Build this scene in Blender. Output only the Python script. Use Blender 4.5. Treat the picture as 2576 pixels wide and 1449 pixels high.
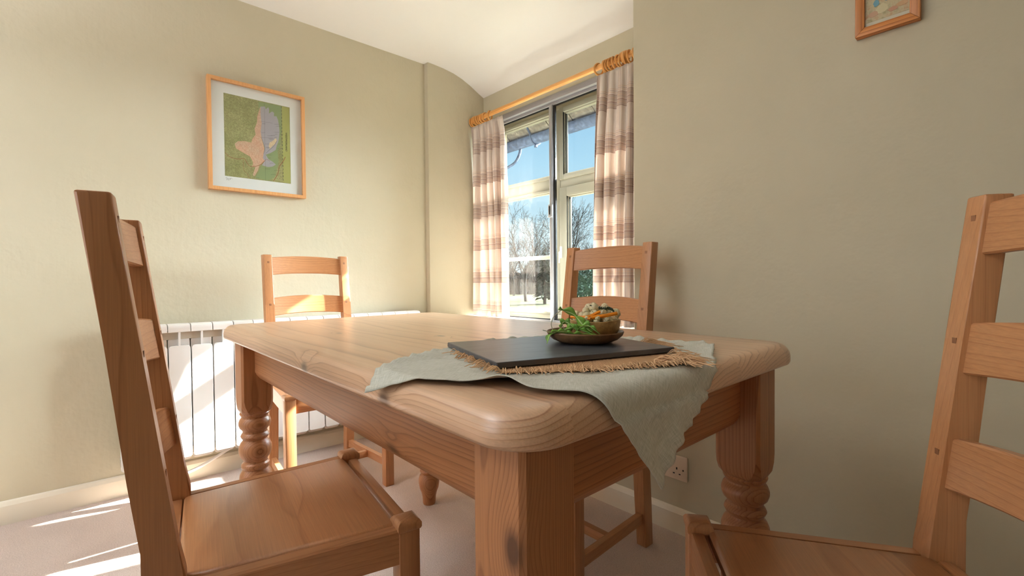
import bpy, bmesh, math, random
from mathutils import Vector, Matrix
for o in list(bpy.data.objects): bpy.data.objects.remove(o)
S = bpy.context.scene
COL = S.collection
PI = math.pi

# ------------------------------------------------------------------ camera
F_PX, YAW, PITCH, ROLL, EYE = 1176.33, .8396, .0174, -.0089, .9021
cd = bpy.data.cameras.new('camera'); cam = bpy.data.objects.new('camera', cd); COL.objects.link(cam)
cd.sensor_width = 36.0; cd.lens = 36.0 * F_PX / 2576; cd.clip_start = .02; cd.clip_end = 300
_a = Vector((-math.sin(YAW)*math.cos(PITCH), math.cos(YAW)*math.cos(PITCH), -math.sin(PITCH)))
_r = Vector((math.cos(YAW), math.sin(YAW), 0)); _u = _r.cross(_a)
_r2 = _r*math.cos(ROLL) + _u*math.sin(ROLL); _u2 = -_r*math.sin(ROLL) + _u*math.cos(ROLL)
M = Matrix((_r2, _u2, -_a)).transposed().to_4x4(); M.translation = Vector((0, 0, EYE))
cam.matrix_world = M
S.camera = cam

# ------------------------------------------------------------------ world, sun, added rear fill, exposure
def lin(c):
    return tuple((v/255/12.92 if v/255 <= .04045 else ((v/255+.055)/1.055)**2.4) for v in c)
w = bpy.data.worlds.new('sky'); S.world = w; w.use_nodes = True
nt = w.node_tree; nt.nodes.clear()
tc = nt.nodes.new('ShaderNodeTexCoord'); sp = nt.nodes.new('ShaderNodeSeparateXYZ')
cr = nt.nodes.new('ShaderNodeValToRGB'); bg = nt.nodes.new('ShaderNodeBackground'); ow = nt.nodes.new('ShaderNodeOutputWorld')
nt.links.new(tc.outputs['Generated'], sp.inputs[0]); nt.links.new(sp.outputs['Z'], cr.inputs[0])
nt.links.new(cr.outputs[0], bg.inputs[0]); 
e = cr.color_ramp.elements
e[0].position = 0.0; e[0].color = (*lin((222, 238, 244)), 1)
e[1].position = .55; e[1].color = (*lin((96, 160, 214)), 1)
k = e.new(.10); k.color = (*lin((205, 232, 245)), 1)
k = e.new(.24); k.color = (*lin((176, 218, 244)), 1)
bg.inputs[1].default_value = 1.2
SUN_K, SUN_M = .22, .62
# glow round the low winter sun, added and boosted to light the room
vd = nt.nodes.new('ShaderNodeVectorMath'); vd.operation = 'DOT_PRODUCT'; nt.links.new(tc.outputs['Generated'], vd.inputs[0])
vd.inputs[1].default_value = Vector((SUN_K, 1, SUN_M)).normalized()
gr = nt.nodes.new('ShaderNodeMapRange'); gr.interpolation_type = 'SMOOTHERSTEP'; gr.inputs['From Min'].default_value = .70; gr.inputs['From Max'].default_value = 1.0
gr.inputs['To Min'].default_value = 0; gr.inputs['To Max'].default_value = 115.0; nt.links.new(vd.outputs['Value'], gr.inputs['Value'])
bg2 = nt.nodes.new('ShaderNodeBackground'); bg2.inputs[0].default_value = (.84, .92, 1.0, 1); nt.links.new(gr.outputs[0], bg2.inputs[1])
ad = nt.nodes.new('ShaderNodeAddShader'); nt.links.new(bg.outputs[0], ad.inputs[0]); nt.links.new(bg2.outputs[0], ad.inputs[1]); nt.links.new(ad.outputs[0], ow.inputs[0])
sd = bpy.data.lights.new('sun', 'SUN'); sd.energy = 76.0; sd.color = (1.0, .965, .92); sd.angle = math.radians(.6)
so = bpy.data.objects.new('sun', sd); COL.objects.link(so)
so.rotation_euler = Vector((-SUN_K, -1, -SUN_M)).to_track_quat('-Z', 'Y').to_euler(); so.location = (3, 12, 8)
def area(name, loc, direction, sx, sy, power, color):
    d = bpy.data.lights.new(name, 'AREA'); d.shape = 'RECTANGLE'; d.size = sx; d.size_y = sy; d.energy = power; d.color = color
    o = bpy.data.objects.new(name, d); COL.objects.link(o); o.location = loc
    o.rotation_euler = Vector(direction).to_track_quat('-Z', 'Z').to_euler(); return o
area('rear_fill', (-1.6, -2.43, 1.30), (0, 1, .0), 1.8, 1.4, 18, (.90, .94, 1.0))  # fill light added behind the viewpoint, standing in for rear daylight
S.view_settings.view_transform = 'Standard'; S.view_settings.look = 'None'
S.view_settings.exposure = 0.0; S.view_settings.gamma = 1.0; S.view_settings.use_curve_mapping = False

# ------------------------------------------------------------------ material helpers
class NT:
    def __init__(self, name, rough=.5, spec=.5):
        self.m = bpy.data.materials.new(name); self.m.use_nodes = True
        self.t = self.m.node_tree; self.b = self.t.nodes['Principled BSDF']
        self.b.inputs['Roughness'].default_value = rough
        self.b.inputs['Specular IOR Level'].default_value = spec
    def n(self, typ, **kw):
        x = self.t.nodes.new(typ)
        for k_, v in kw.items(): setattr(x, k_, v)
        return x
    def link(self, a, b): self.t.links.new(a, b)
    def put(self, sock, v):
        if hasattr(v, 'is_output'): self.link(v, sock)
        else: sock.default_value = v
    def math(self, op, a, b=0.0, c=0.0, clamp=False):
        x = self.n('ShaderNodeMath', operation=op, use_clamp=clamp)
        self.put(x.inputs[0], a); self.put(x.inputs[1], b); self.put(x.inputs[2], c); return x.outputs[0]
    def comb(self, a, b, c):
        x = self.n('ShaderNodeCombineXYZ')
        for i, v in enumerate((a, b, c)): self.put(x.inputs[i], v)
        return x.outputs[0]
    def sep(self, v):
        x = self.n('ShaderNodeSeparateXYZ'); self.link(v, x.inputs[0]); return x.outputs
    def coord(self, out='Object'):
        return self.n('ShaderNodeTexCoord').outputs[out]
    def noise(self, vec, scale=5., detail=3., rough=.5, color=False):
        x = self.n('ShaderNodeTexNoise'); self.put(x.inputs['Vector'], vec)
        x.inputs['Scale'].default_value = scale; x.inputs['Detail'].default_value = detail; x.inputs['Roughness'].default_value = rough
        return x.outputs['Color' if color else 'Fac']
    def ramp(self, fac, stops, interp='LINEAR'):
        x = self.n('ShaderNodeValToRGB'); x.color_ramp.interpolation = interp; el = x.color_ramp.elements
        while len(el) > 1: el.remove(el[0])
        el[0].position = stops[0][0]; el[0].color = (*stops[0][1], 1)
        for p, c in stops[1:]:
            q = el.new(p); q.color = (*c, 1)
        self.put(x.inputs[0], fac); return x.outputs[0]
    def mix(self, fac, a, b, mode='MIX'):
        x = self.n('ShaderNodeMix', data_type='RGBA', blend_type=mode, clamp_factor=True)
        self.put(x.inputs[0], fac)
        for s, v in ((x.inputs[6], a), (x.inputs[7], b)):
            if hasattr(v, 'is_output'): self.link(v, s)
            else: s.default_value = (*v, 1) if len(v) == 3 else v
        return x.outputs[2]
    def color(self, v):
        if hasattr(v, 'is_output'): self.link(v, self.b.inputs['Base Color'])
        else: self.b.inputs['Base Color'].default_value = (*v, 1)
        return self
    def bump(self, h, strength=.3, dist=.002):
        x = self.n('ShaderNodeBump'); x.inputs['Strength'].default_value = strength; x.inputs['Distance'].default_value = dist
        self.link(h, x.inputs['Height']); self.link(x.outputs[0], self.b.inputs['Normal']); return self

def plain(name, rgb, rough=.5, spec=.5, metal=0., bump=None):
    n = NT(name, rough, spec); n.color(lin(rgb)); n.b.inputs['Metallic'].default_value = metal
    if bump: n.bump(n.noise(n.coord(), bump[0], 3), bump[1], bump[2])
    return n.m

def mul3(c, f): return tuple(v*f for v in c)

def wood(name, light, mid, dark, grain='X', board=None, freq=130., rough=.42, knots=(), spread=.06, wob=.004,
         contrast=1., coat=.12, rnd_amt=.10, cut='Y', seed=0., off=0.):
    """solid wood: growth rings round an axis along the grain, board by board"""
    n = NT(name, rough, .4)
    n.b.inputs['Coat Weight'].default_value = coat; n.b.inputs['Coat Roughness'].default_value = .30
    info = n.n('ShaderNodeObjectInfo')
    s = n.sep(n.coord()); d = {'X': 0, 'Y': 1, 'Z': 2}
    g = s[d[grain]]; ax = [a for a in 'XYZ' if a != grain]
    if cut == ax[1]: ax.reverse()
    a, b = s[d[ax[0]]], s[d[ax[1]]]
    rnd = n.math('MULTIPLY', info.outputs['Random'], 3.7)
    if board:
        idx = n.math('FLOOR', n.math('DIVIDE', n.math('ADD', a, seed*.37), board))
    else: idx = 0.0
    wn = n.n('ShaderNodeTexWhiteNoise', noise_dimensions='2D')
    n.link(n.comb(n.math('ADD', idx, seed), rnd, 0.), wn.inputs[0])
    rr = n.sep(wn.outputs['Color'])
    if board:
        la = n.math('SUBTRACT', n.math('ADD', a, seed*.37), n.math('MULTIPLY', n.math('ADD', idx, .5), board))
    else: la = a
    ca = n.math('MULTIPLY', n.math('SUBTRACT', rr[0], .5 if not off else -off), spread)
    cb = n.math('MULTIPLY', n.math('ADD', rr[1], .35), spread)
    gg = n.math('ADD', g, n.math('MULTIPLY', rr[2], 5.))
    nz = n.noise(n.comb(n.math('MULTIPLY', gg, 1.3), n.math('MULTIPLY', a, 5.), n.math('MULTIPLY', b, 5.)), 1.6, 2., .5)
    dx = n.math('SUBTRACT', la, ca); dy = n.math('ADD', b, cb)
    r = n.math('SQRT', n.math('ADD', n.math('MULTIPLY', dx, dx), n.math('MULTIPLY', dy, dy)))
    r = n.math('ADD', r, n.math('MULTIPLY', n.math('SUBTRACT', nz, .5), wob*4))
    w1 = n.noise(n.comb(n.math('MULTIPLY', r, 55.), rr[0], n.math('MULTIPLY', gg, .6)), 1., 2.)
    r = n.math('ADD', r, n.math('MULTIPLY', n.math('SUBTRACT', w1, .5), 2.2/freq))
    kd = None
    for (kg, ka, kb, ks, el) in knots:
        x1 = n.math('DIVIDE', n.math('SUBTRACT', g, kg), ks*el); x2 = n.math('DIVIDE', n.math('SUBTRACT', a, ka), ks); x3 = n.math('DIVIDE', n.math('SUBTRACT', b, kb), ks)
        q = n.math('SQRT', n.math('ADD', n.math('ADD', n.math('MULTIPLY', x1, x1), n.math('MULTIPLY', x2, x2)), n.math('MULTIPLY', x3, x3)))
        pull = n.math('MULTIPLY', n.math('POWER', 2.718, n.math('MULTIPLY', n.math('MULTIPLY', q, q), -.22)), ks*1.1)
        r = n.math('ADD', r, pull)
        kd = q if kd is None else n.math('MINIMUM', kd, q)
    ring = n.math('FRACT', n.math('MULTIPLY', r, freq))
    col = n.ramp(ring, [(0, light), (.45, light), (.8, mid), (.93, dark), (1, light)])
    vis = n.math('ADD', .15, n.math('MULTIPLY', n.noise(n.comb(n.math('MULTIPLY', gg, 1.1), n.math('MULTIPLY', a, 16.), n.math('MULTIPLY', b, 16.)), 1., 2.), 1.3), clamp=True)
    col = n.mix(n.math('MULTIPLY', vis, contrast), n.mix(.4, light, mid), col)
    fine = n.noise(n.comb(n.math('MULTIPLY', gg, 9.), n.math('MULTIPLY', a, 420.), n.math('MULTIPLY', b, 420.)), 1., 2.)
    col = n.mix(.55, col, n.ramp(fine, [(.3, (.80,)*3), (.7, (1.1,)*3)]), 'MULTIPLY')
    tone = n.math('ADD', 1-rnd_amt, n.math('MULTIPLY', rr[2], rnd_amt*2))
    big = n.noise(n.coord(), 3.2, 2)
    tone = n.math('MULTIPLY', tone, n.math('ADD', .9, n.math('MULTIPLY', big, .2)))
    col = n.mix(1., col, n.comb(tone, tone, tone), 'MULTIPLY')
    if kd is not None:
        kf = n.ramp(kd, [(.0, mul3(dark, .45)), (.7, mul3(dark, .35)), (.9, mul3(dark, .12)), (1., mul3(dark, .5))])
        fac = n.ramp(kd, [(.0, (1,)*3), (.92, (1,)*3), (1.0, (.35,)*3), (1.5, (0,)*3)]) if False else n.math('SUBTRACT', 1.5, kd, clamp=True)
        col = n.mix(n.math('MULTIPLY', n.math('MULTIPLY', fac, fac), .95), col, kf)
    n.color(col)
    n.bump(n.math('ADD', n.math('MULTIPLY', fine, .5), n.math('MULTIPLY', ring, .3)), .18, .0006)
    return n.m

# ------------------------------------------------------------------ mesh helpers
def mesh_obj(name, bm, mats, parent=None, smooth=True, angle=35, loc=None, link=True):
    bmesh.ops.remove_doubles(bm, verts=bm.verts, dist=1e-6)
    bmesh.ops.recalc_face_normals(bm, faces=bm.faces)
    me = bpy.data.meshes.new(name); bm.to_mesh(me); bm.free()
    for m in (mats if isinstance(mats, (list, tuple)) else [mats]): me.materials.append(m)
    if smooth:
        me.polygons.foreach_set('use_smooth', [True]*len(me.polygons))
        me.set_sharp_from_angle(angle=math.radians(angle))
    o = bpy.data.objects.new(name, me)
    if link: COL.objects.link(o)
    if parent: o.parent = parent
    if loc: o.location = loc
    return o
def tag(o, label=None, cat=None, group=None, kind=None):
    if label: o['label'] = label
    if cat: o['category'] = cat
    if group: o['group'] = group
    if kind: o['kind'] = kind
    return o
def thing(name, label, cat, loc=(0, 0, 0), rz=0., group=None):
    o = bpy.data.objects.new(name, None); COL.objects.link(o); o.empty_display_size = .1
    o.location = loc; o.rotation_euler = (0, 0, rz)
    return tag(o, label, cat, group)
def struct(name, bm, mat, **kw):
    o = mesh_obj(name, bm, mat, **kw); o['kind'] = 'structure'; return o
def dup(root, loc, rz=0., label=None):
    r = root.copy(); COL.objects.link(r); r.location = loc; r.rotation_euler = (0, 0, rz)
    if label: r['label'] = label
    for ch in list(root.children):
        c = ch.copy(); COL.objects.link(c); c.parent = r
        for g in ch.children:
            d = g.copy(); COL.objects.link(d); d.parent = c
    return r
def face(bm, vs, mi=0):
    try:
        f = bm.faces.new(vs); f.material_index = mi; return f
    except ValueError: return None
def box(bm, x0, x1, y0, y1, z0, z1, bev=0., seg=2, mi=0, mat=None):
    vs = [bm.verts.new((x, y, z)) for x in (x0, x1) for y in (y0, y1) for z in (z0, z1)]
    fs = [face(bm, [vs[i] for i in q], mi) for q in ((0, 1, 3, 2), (4, 6, 7, 5), (0, 4, 5, 1), (2, 3, 7, 6), (0, 2, 6, 4), (1, 5, 7, 3))]
    if mat is not None:
        for v in vs: v.co = mat @ v.co
    if bev > 0:
        es = list({e_ for f in fs for e_ in f.edges})
        r = bmesh.ops.bevel(bm, geom=es, offset=bev, segments=seg, profile=.5, affect='EDGES')
        for f in r['faces']: f.material_index = mi
    return vs
def loops(bm, rings, close=True, cap=True, mi=0):
    """skin a list of vertex rings (lists of coordinates)"""
    R = [[bm.verts.new(p) for p in r] for r in rings]
    n = len(R[0])
    for i in range(len(R)-1):
        for j in range(n if close else n-1):
            face(bm, (R[i][j], R[i][(j+1) % n], R[i+1][(j+1) % n], R[i+1][j]), mi)
    if cap and close:
        face(bm, R[0][::-1], mi); face(bm, R[-1], mi)
    return R
def lathe(bm, prof, cx=0., cy=0., seg=40, cap=True, mi=0):
    rings = [[(cx+r*math.cos(2*PI*j/seg), cy+r*math.sin(2*PI*j/seg), z) for j in range(seg)] for r, z in prof]
    return loops(bm, rings, True, cap, mi)
def tube(bm, pts, rad, seg=8, cap=True, mi=0):
    pts = [Vector(p) for p in pts]
    rings = []; up = Vector((0, 0, 1)); prev = None
    for i, p in enumerate(pts):
        t = (pts[min(i+1, len(pts)-1)] - pts[max(i-1, 0)])
        if t.length < 1e-9: t = Vector((0, 0, 1))
        t.normalize()
        if prev is None:
            a = up if abs(t.z) < .9 else Vector((1, 0, 0)); s = t.cross(a).normalized()
        else:
            s = prev - t*prev.dot(t)
            s = s.normalized() if s.length > 1e-6 else t.orthogonal().normalized()
        prev = s; q = t.cross(s)
        r = rad[i] if isinstance(rad, (list, tuple)) else rad
        rings.append([p + (s*math.cos(2*PI*j/seg) + q*math.sin(2*PI*j/seg))*r for j in range(seg)])
    return loops(bm, rings, True, cap, mi)
def prism(bm, poly, axis, a0, a1, bev=0., mi=0, seg=2):
    """extrude a 2-D outline along an axis"""
    def P(p, a):
        return {'X': (a, p[0], p[1]), 'Y': (p[0], a, p[1]), 'Z': (p[0], p[1], a)}[axis]
    A = [bm.verts.new(P(p, a0)) for p in poly]; B = [bm.verts.new(P(p, a1)) for p in poly]; n = len(poly)
    fs = [face(bm, A, mi), face(bm, B[::-1], mi)]
    for i in range(n): fs.append(face(bm, (A[i], B[i], B[(i+1) % n], A[(i+1) % n]), mi))
    if bev > 0:
        es = list({e_ for f in fs if f for e_ in f.edges})
        bmesh.ops.bevel(bm, geom=es, offset=bev, segments=seg, profile=.5, affect='EDGES')
def crom(pts, n):
    """Catmull-Rom through points, n samples per span"""
    P = [Vector(p) for p in pts]; P = [P[0]*2-P[1]] + P + [P[-1]*2-P[-2]]; out = []
    for i in range(1, len(P)-2):
        for k_ in range(n):
            t = k_/n; a, b, c, d = P[i-1], P[i], P[i+1], P[i+2]
            out.append(.5*((2*b) + (-a+c)*t + (2*a-5*b+4*c-d)*t*t + (-a+3*b-3*c+d)*t**3))
    out.append(P[-2]); return out
BM = bmesh.new

# ------------------------------------------------------------------ materials
def paint_mat():
    n = NT('sage_paint', .62, .35); c = n.coord()
    big = n.noise(c, 1.7, 3); n.color(n.ramp(big, [(.3, lin((194, 184, 158))), (.7, lin((201, 191, 166)))]))
    s = n.sep(c)
    brush = n.noise(n.comb(n.math('MULTIPLY', s[0], 60.), n.math('MULTIPLY', s[1], 60.), n.math('MULTIPLY', s[2], 6.)), 1., 3)
    lump = n.noise(c, 9., 4, .6)
    n.bump(n.math('ADD', n.math('MULTIPLY', brush, .10), n.math('MULTIPLY', lump, .9)), .65, .007); return n.m
PAINT = paint_mat()
WHITE_CEIL = plain('ceiling_white', (238, 236, 232), .8, .2, bump=(6., .25, .006))
CREAM = plain('cream_gloss', (236, 226, 206), .38)
CREAM_RAD = plain('radiator_enamel', (238, 233, 226), .3)
RAD_DARK = plain('radiator_core', (200, 190, 172), .5)
def carpet_mat():
    n = NT('carpet', .95, .1); c = n.coord()
    f = n.noise(c, 260., 4, .7); p = n.noise(c, 6., 2)
    col = n.ramp(f, [(.3, lin((198, 172, 157))), (.7, lin((236, 214, 200)))])
    n.color(n.mix(.5, col, n.ramp(p, [(.3, (.88,)*3), (.7, (1.06,)*3)]), 'MULTIPLY')); n.bump(f, .8, .006)
    n.b.inputs['Sheen Weight'].default_value = .3
    return n.m
CARPET = carpet_mat()
PL, PM_, PD = lin((210, 170, 136)), lin((199, 155, 119)), lin((162, 114, 80))
AL, AM, AD = lin((174, 118, 76)), lin((162, 104, 62)), lin((122, 72, 38))
PINE_TOP = wood('pine_tabletop', PL, PM_, PD, 'X', .105, 150., .34, spread=.14, wob=.0035, coat=.7, cut='Y', off=.5, rnd_amt=.09,
                knots=((.094, -.396, .738, .015, 1.3), (.418, -.396, .738, .016, 1.3), (.07, -.07, .768, .009, 1.8), (.09, .318, .768, .009, 2.), (-.17, -.22, .768, .008, 1.8)))
PINE_AX = wood('pine_apron_long', AL, AM, AD, 'X', None, 130., .42, knots=((.304, -.325, .618, .016, 1.5),), spread=.12, wob=.008, seed=2.)
PINE_AY = wood('pine_apron_short', AL, AM, AD, 'Y', None, 130., .42, spread=.12, wob=.008, seed=5.)
PINE_LEG = wood('pine_leg', AL, AM, AD, 'Z', None, 230., .42, spread=.10, wob=.0035, seed=3., contrast=.75)
PINE_LEG_K = wood('pine_leg_knotted', AL, AM, AD, 'Z', None, 290., .42, spread=.10, wob=.0035, seed=4., cut='X', contrast=.8,
                  knots=((.613, .028, -.046, .016, 1.7),))
BL, BMd, BD = lin((184, 129, 85)), lin((180, 124, 80)), lin((164, 108, 67))
BEECH = {g: wood('beech_'+g.lower(), BL, BMd, BD, g, None, 90., .40, spread=.2, wob=.008, coat=.25, seed=i+1., rnd_amt=.05)
         for i, g in enumerate('XYZ')}
BEECH_SEAT = wood('beech_seat', BL, BMd, BD, 'X', .062, 90., .38, spread=.2, wob=.008, coat=.35, rnd_amt=.10, cut='Y', seed=7.)
PEG = plain('peg_end_grain', (142, 96, 64), .6)
OAKF = wood('oak_picture_frame', lin((212, 158, 104)), lin((200, 142, 88)), lin((170, 112, 62)), 'Z', None, 240., .4, spread=.2, coat=.1, contrast=.3)
PINEF = wood('pine_picture_frame', lin((206, 134, 70)), lin((194, 118, 56)), lin((150, 84, 36)), 'X', None, 120., .4, spread=.15, coat=.15)
POLE = wood('pine_pole', lin((226, 168, 98)), lin((214, 150, 80)), lin((180, 112, 52)), 'X', None, 160., .35, spread=.03, coat=.3)
RINGW = plain('ring_wood', (206, 146, 78), .35)
ALU = plain('aluminium', (176, 178, 184), .35, .5, .7)
ALU_G = plain('grey_track', (150, 148, 150), .5, .5, .2)
RUBBER = plain('black_seal', (14, 14, 15), .6)
WFR = plain('window_paint', (160, 152, 134), .45, bump=(40., .1, .001))
WSILL = plain('sill_paint', (236, 232, 222), .4)
METAL_D = plain('dark_metal', (50, 46, 42), .4, .5, .8)
SOCK = plain('socket_plastic', (226, 206, 186), .35)
BLACK = plain('black_hole', (8, 7, 6), .8)
def glass_mat():
    n = NT('window_glass'); t = n.t; t.nodes.remove(n.b)
    tr = n.n('ShaderNodeBsdfTransparent'); tr.inputs[0].default_value = (.97, .985, .98, 1)
    gl = n.n('ShaderNodeBsdfGlossy'); gl.inputs['Roughness'].default_value = .02
    lw = n.n('ShaderNodeLayerWeight'); fr_ = n.math('ADD', .022, n.math('MULTIPLY', n.math('POWER', lw.outputs['Facing'], 5.), .6))
    mx = n.n('ShaderNodeMixShader'); n.link(fr_, mx.inputs[0]); n.link(tr.outputs[0], mx.inputs[1]); n.link(gl.outputs[0], mx.inputs[2])
    n.link(mx.outputs[0], t.nodes['Material Output'].inputs[0]); return n.m
GLASS = glass_mat()

# ------------------------------------------------------------------ room shell
XW, XS, YB, YC, XJ, HC, HB = -2.58, -2.54, 2.03, 1.5373, -1.0177, 2.262, 2.15
XR, YR = 1.95, -2.45
WX0, WX1, WZ0, WZ1 = -2.515, -1.20, .645, 1.955
b = BM(); box(b, XW-.25, XR+.25, YR-.25, YB+.3, -.06, 0); struct('floor', b, CARPET, smooth=False)
b = BM(); box(b, XW-.22, XW, YR-.2, 1.585, 0, HC+.06); struct('wall_left', b, PAINT, smooth=False)
b = BM(); box(b, XW-.22, XS, 1.585, YB+.19, 0, HC+.06, .006, 2); struct('wall_left_nib', b, PAINT)
b = BM()  # window wall, with the opening
for q in ((XS, WX0, 0, HC+.06), (WX1, XJ+.3, 0, HC+.06), (WX0, WX1, 0, WZ0), (WX0, WX1, WZ1, HC+.06)):
    box(b, q[0], q[1], YB, YB+.19, q[2], q[3])
struct('wall_window', b, PAINT, smooth=False)
b = BM(); box(b, XJ, XR+.2, YC, YB, 0, HC+.06, .006, 3); struct('wall_right', b, PAINT)
def wall_hole(name, axis, c0, c1, u0, u1, hu0, hu1, hz0, hz1):
    b = BM()
    for q in ((u0, hu0, 0, HC+.06), (hu1, u1, 0, HC+.06), (hu0, hu1, 0, hz0), (hu0, hu1, hz1, HC+.06)):
        if axis == 'Y': box(b, q[0], q[1], c0, c1, q[2], q[3])
        else: box(b, c0, c1, q[0], q[1], q[2], q[3])
    return struct(name, b, PAINT, smooth=False)
wall_hole('wall_rear', 'Y', YR-.2, YR, XW-.2, XR+.2, -2.5, -.7, .60, 2.0)  # unseen rear wall, its opening added for the fill light
b = BM(); box(b, XR, XR+.2, YR, YC, 0, HC+.06); struct('wall_side', b, PAINT, smooth=False)
# ceiling: flat, then rolling down towards the window wall
b = BM(); prof = [(YR-.2, HC)] + [(y, HC+.006) for y in (1.2, 1.5, 1.62)] + [(1.70, 2.264), (1.78, 2.254), (1.85, 2.236), (1.92, 2.208), (1.98, 2.178), (YB+.02, 2.146)]
outl = prof + [(YB+.02, 2.45), (YR-.2, 2.45)]
prism(b, outl, 'X', XW-.2, XR+.2); struct('ceiling', b, WHITE_CEIL, angle=40)
def skirt(name, pts, h=.088, t=.014):
    b = BM()
    (xa, ya), (xb, yb), (nx, ny) = pts
    d = Vector((xb-xa, yb-ya, 0)); L = d.length; d.normalize(); nn = Vector((nx, ny, 0))
    prof = [(0, 0), (t, 0), (t, h-.018), (t*.55, h-.004), (.003, h), (0, h)]
    rings = [[Vector((xa, ya, 0)) + d*s_ + nn*p[0] + Vector((0, 0, p[1])) for p in prof] for s_ in (0, L)]
    loops(b, rings); return struct(name, b, CREAM, smooth=False)
skirt('baseboard_left', ((XW, YR), (XW, YC), (1, 0)))
skirt('baseboard_right', ((XW, YC), (XR, YC), (0, -1)))
b = BM(); box(b, XW, XJ+.0, YC, YB, 0, WZ0-.03); struct('wall_under_window', b, PAINT, smooth=False)

# ------------------------------------------------------------------ window
def wroot(name):
    o = bpy.data.objects.new(name, None); COL.objects.link(o); o['kind'] = 'structure'; return o
win = wroot('window_1')
def frame_bars(b, x0, x1, z0, z1, y0, y1, wl, wr, wb, wt, bev=.003):
    box(b, x0, x0+wl, y0, y1, z0, z1, bev); box(b, x1-wr, x1, y0, y1, z0, z1, bev)
    box(b, x0+wl, x1-wr, y0, y1, z0, z0+wb, bev); box(b, x0+wl, x1-wr, y0, y1, z1-wt, z1, bev)
YF = 2.11
XM0, XM1 = -1.955, -1.905      # mullion
b = BM(); frame_bars(b, WX0, WX1, WZ0, WZ1, YF, YF+.065, .035, .035, .045, .03)
box(b, XM0, XM1, YF, YF+.065, WZ0+.045, WZ1-.03, .003)
box(b, WX0+.035, XM0, YF, YF+.065, 1.452, 1.520, .003); box(b, XM1, WX1-.035, YF, YF+.065, 1.448, 1.506, .003)
mesh_obj('window_frame', b, WFR, win)
def sash(x0, x1, z0, z1, w_, bar=None, y0=YF-.008, wb=None):
    b = BM(); frame_bars(b, x0, x1, z0, z1, y0, y0+.05, w_, w_, wb or w_, w_, .004)
    frame_bars(b, x0+w_-.002, x1-w_+.002, z0+(wb or w_)-.002, z1-w_+.002, y0+.014, y0+.04, .008, .008, .008, .008, .002)
    if bar: box(b, x0+w_, x1-w_, y0+.006, y0+.042, bar-.012, bar+.012, .003)
    s_ = mesh_obj('sash', b, WFR, win)
    b = BM(); box(b, x0+w_, x1-w_, y0+.024, y0+.028, z0+(wb or w_), z1-w_); mesh_obj('glass_pane', b, GLASS, s_, smooth=False)
    return s_
sash(WX0+.03, XM0+.004, 1.516, WZ1-.026, .022)
sl = sash(WX0+.03, XM0+.004, .686, 1.456, .018, 1.04)
sash(XM1-.004, WX1-.03, 1.500, WZ1-.026, .030)
sr = sash(XM1-.004, WX1-.03, .686, 1.452, .055, 1.04)
# casement furniture
for x0 in (-2.36, -2.14):
    b = BM(); tube(b, [(x0, YF-.03, .715), (x0+.06, YF-.03, .712), (x0+.12, YF-.028, .716)], .004, 8); box(b, x0+.10, x0+.128, YF-.034, YF-.008, .705, .727, .002)
    mesh_obj('casement_stay', b, WSILL, win)
b = BM(); box(b, XM1+.004, XM1+.016, YF-.018, YF-.008, 1.03, 1.10, .003); tube(b, [(XM1+.01, YF-.016, 1.07), (XM1+.014, YF-.034, 1.065), (XM1+.016, YF-.036, 1.00)], .004, 8)
mesh_obj('casement_handle', b, WSILL, win)
# secondary glazing
YG = 2.035
sg = BM()
box(sg, WX0-.03, WX1+.03, YG-.03, YG+.002, WZ1-.012, WZ1+.022, .003)
box(sg, WX0, WX1, YG-.006, YG+.024, WZ1-.028, WZ1-.008, .002)
box(sg, WX0, WX1, YG-.010, YG+.03, WZ0-.004, WZ0+.016, .002)
box(sg, WX0, WX0+.02, YG-.006, YG+.024, WZ0, WZ1-.01, .002); box(sg, WX1-.02, WX1, YG-.006, YG+.024, WZ0, WZ1-.01, .002)
sgf = mesh_obj('secondary_glazing_frame', sg, ALU_G, win)
b = BM(); box(b, -1.917, -1.892, YG-.012, YG+.004, WZ0+.008, WZ1-.026, .0025); box(b, -1.912, -1.897, YG-.015, YG-.01, WZ0+.01, WZ1-.03, .001)
mesh_obj('meeting_stile', b, ALU, win)
b = BM(); box(b, -1.894, -1.880, YG+.0, YG+.014, WZ0+.012, WZ1-.03, .001)
box(b, WX0+.02, WX1-.02, YG+.004, YG+.010, WZ1-.036, WZ1-.027); box(b, WX0+.02, WX1-.02, YG+.0, YG+.010, WZ0+.014, WZ0+.022)
mesh_obj('rubber_seal', b, RUBBER, win)
b = BM(); box(b, -1.921, -1.889, YG-.020, YG-.010, 1.268, 1.345, .002); box(b, -1.913, -1.904, YG-.0215, YG-.019, 1.285, 1.335, 0, mi=1); tube(b, [(-1.921, YG-.022, 1.272), (-1.905, YG-.026, 1.270), (-1.891, YG-.022, 1.272)], .003, 6)
mesh_obj('sash_catch', b, [ALU, METAL_D], win)
for x0, x1 in ((WX0+.02, -1.917), (-1.880, WX1-.02)):
    b = BM(); box(b, x0, x1, YG+.005, YG+.008, WZ0+.016, WZ1-.028); mesh_obj('secondary_glass', b, GLASS, win, smooth=False)
b = BM(); box(b, XS+.001, XJ-.001, YC-.025, YB+.002, WZ0-.026, WZ0+.004, .005); box(b, WX0, WX1, YB, YF, WZ0-.02, WZ0-.002); box(b, WX0-.02, WX1+.02, YF+.07, YB+.33, WZ0-.03, WZ0+.004, .004)
st = struct('trim_1', b, WSILL)

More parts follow.
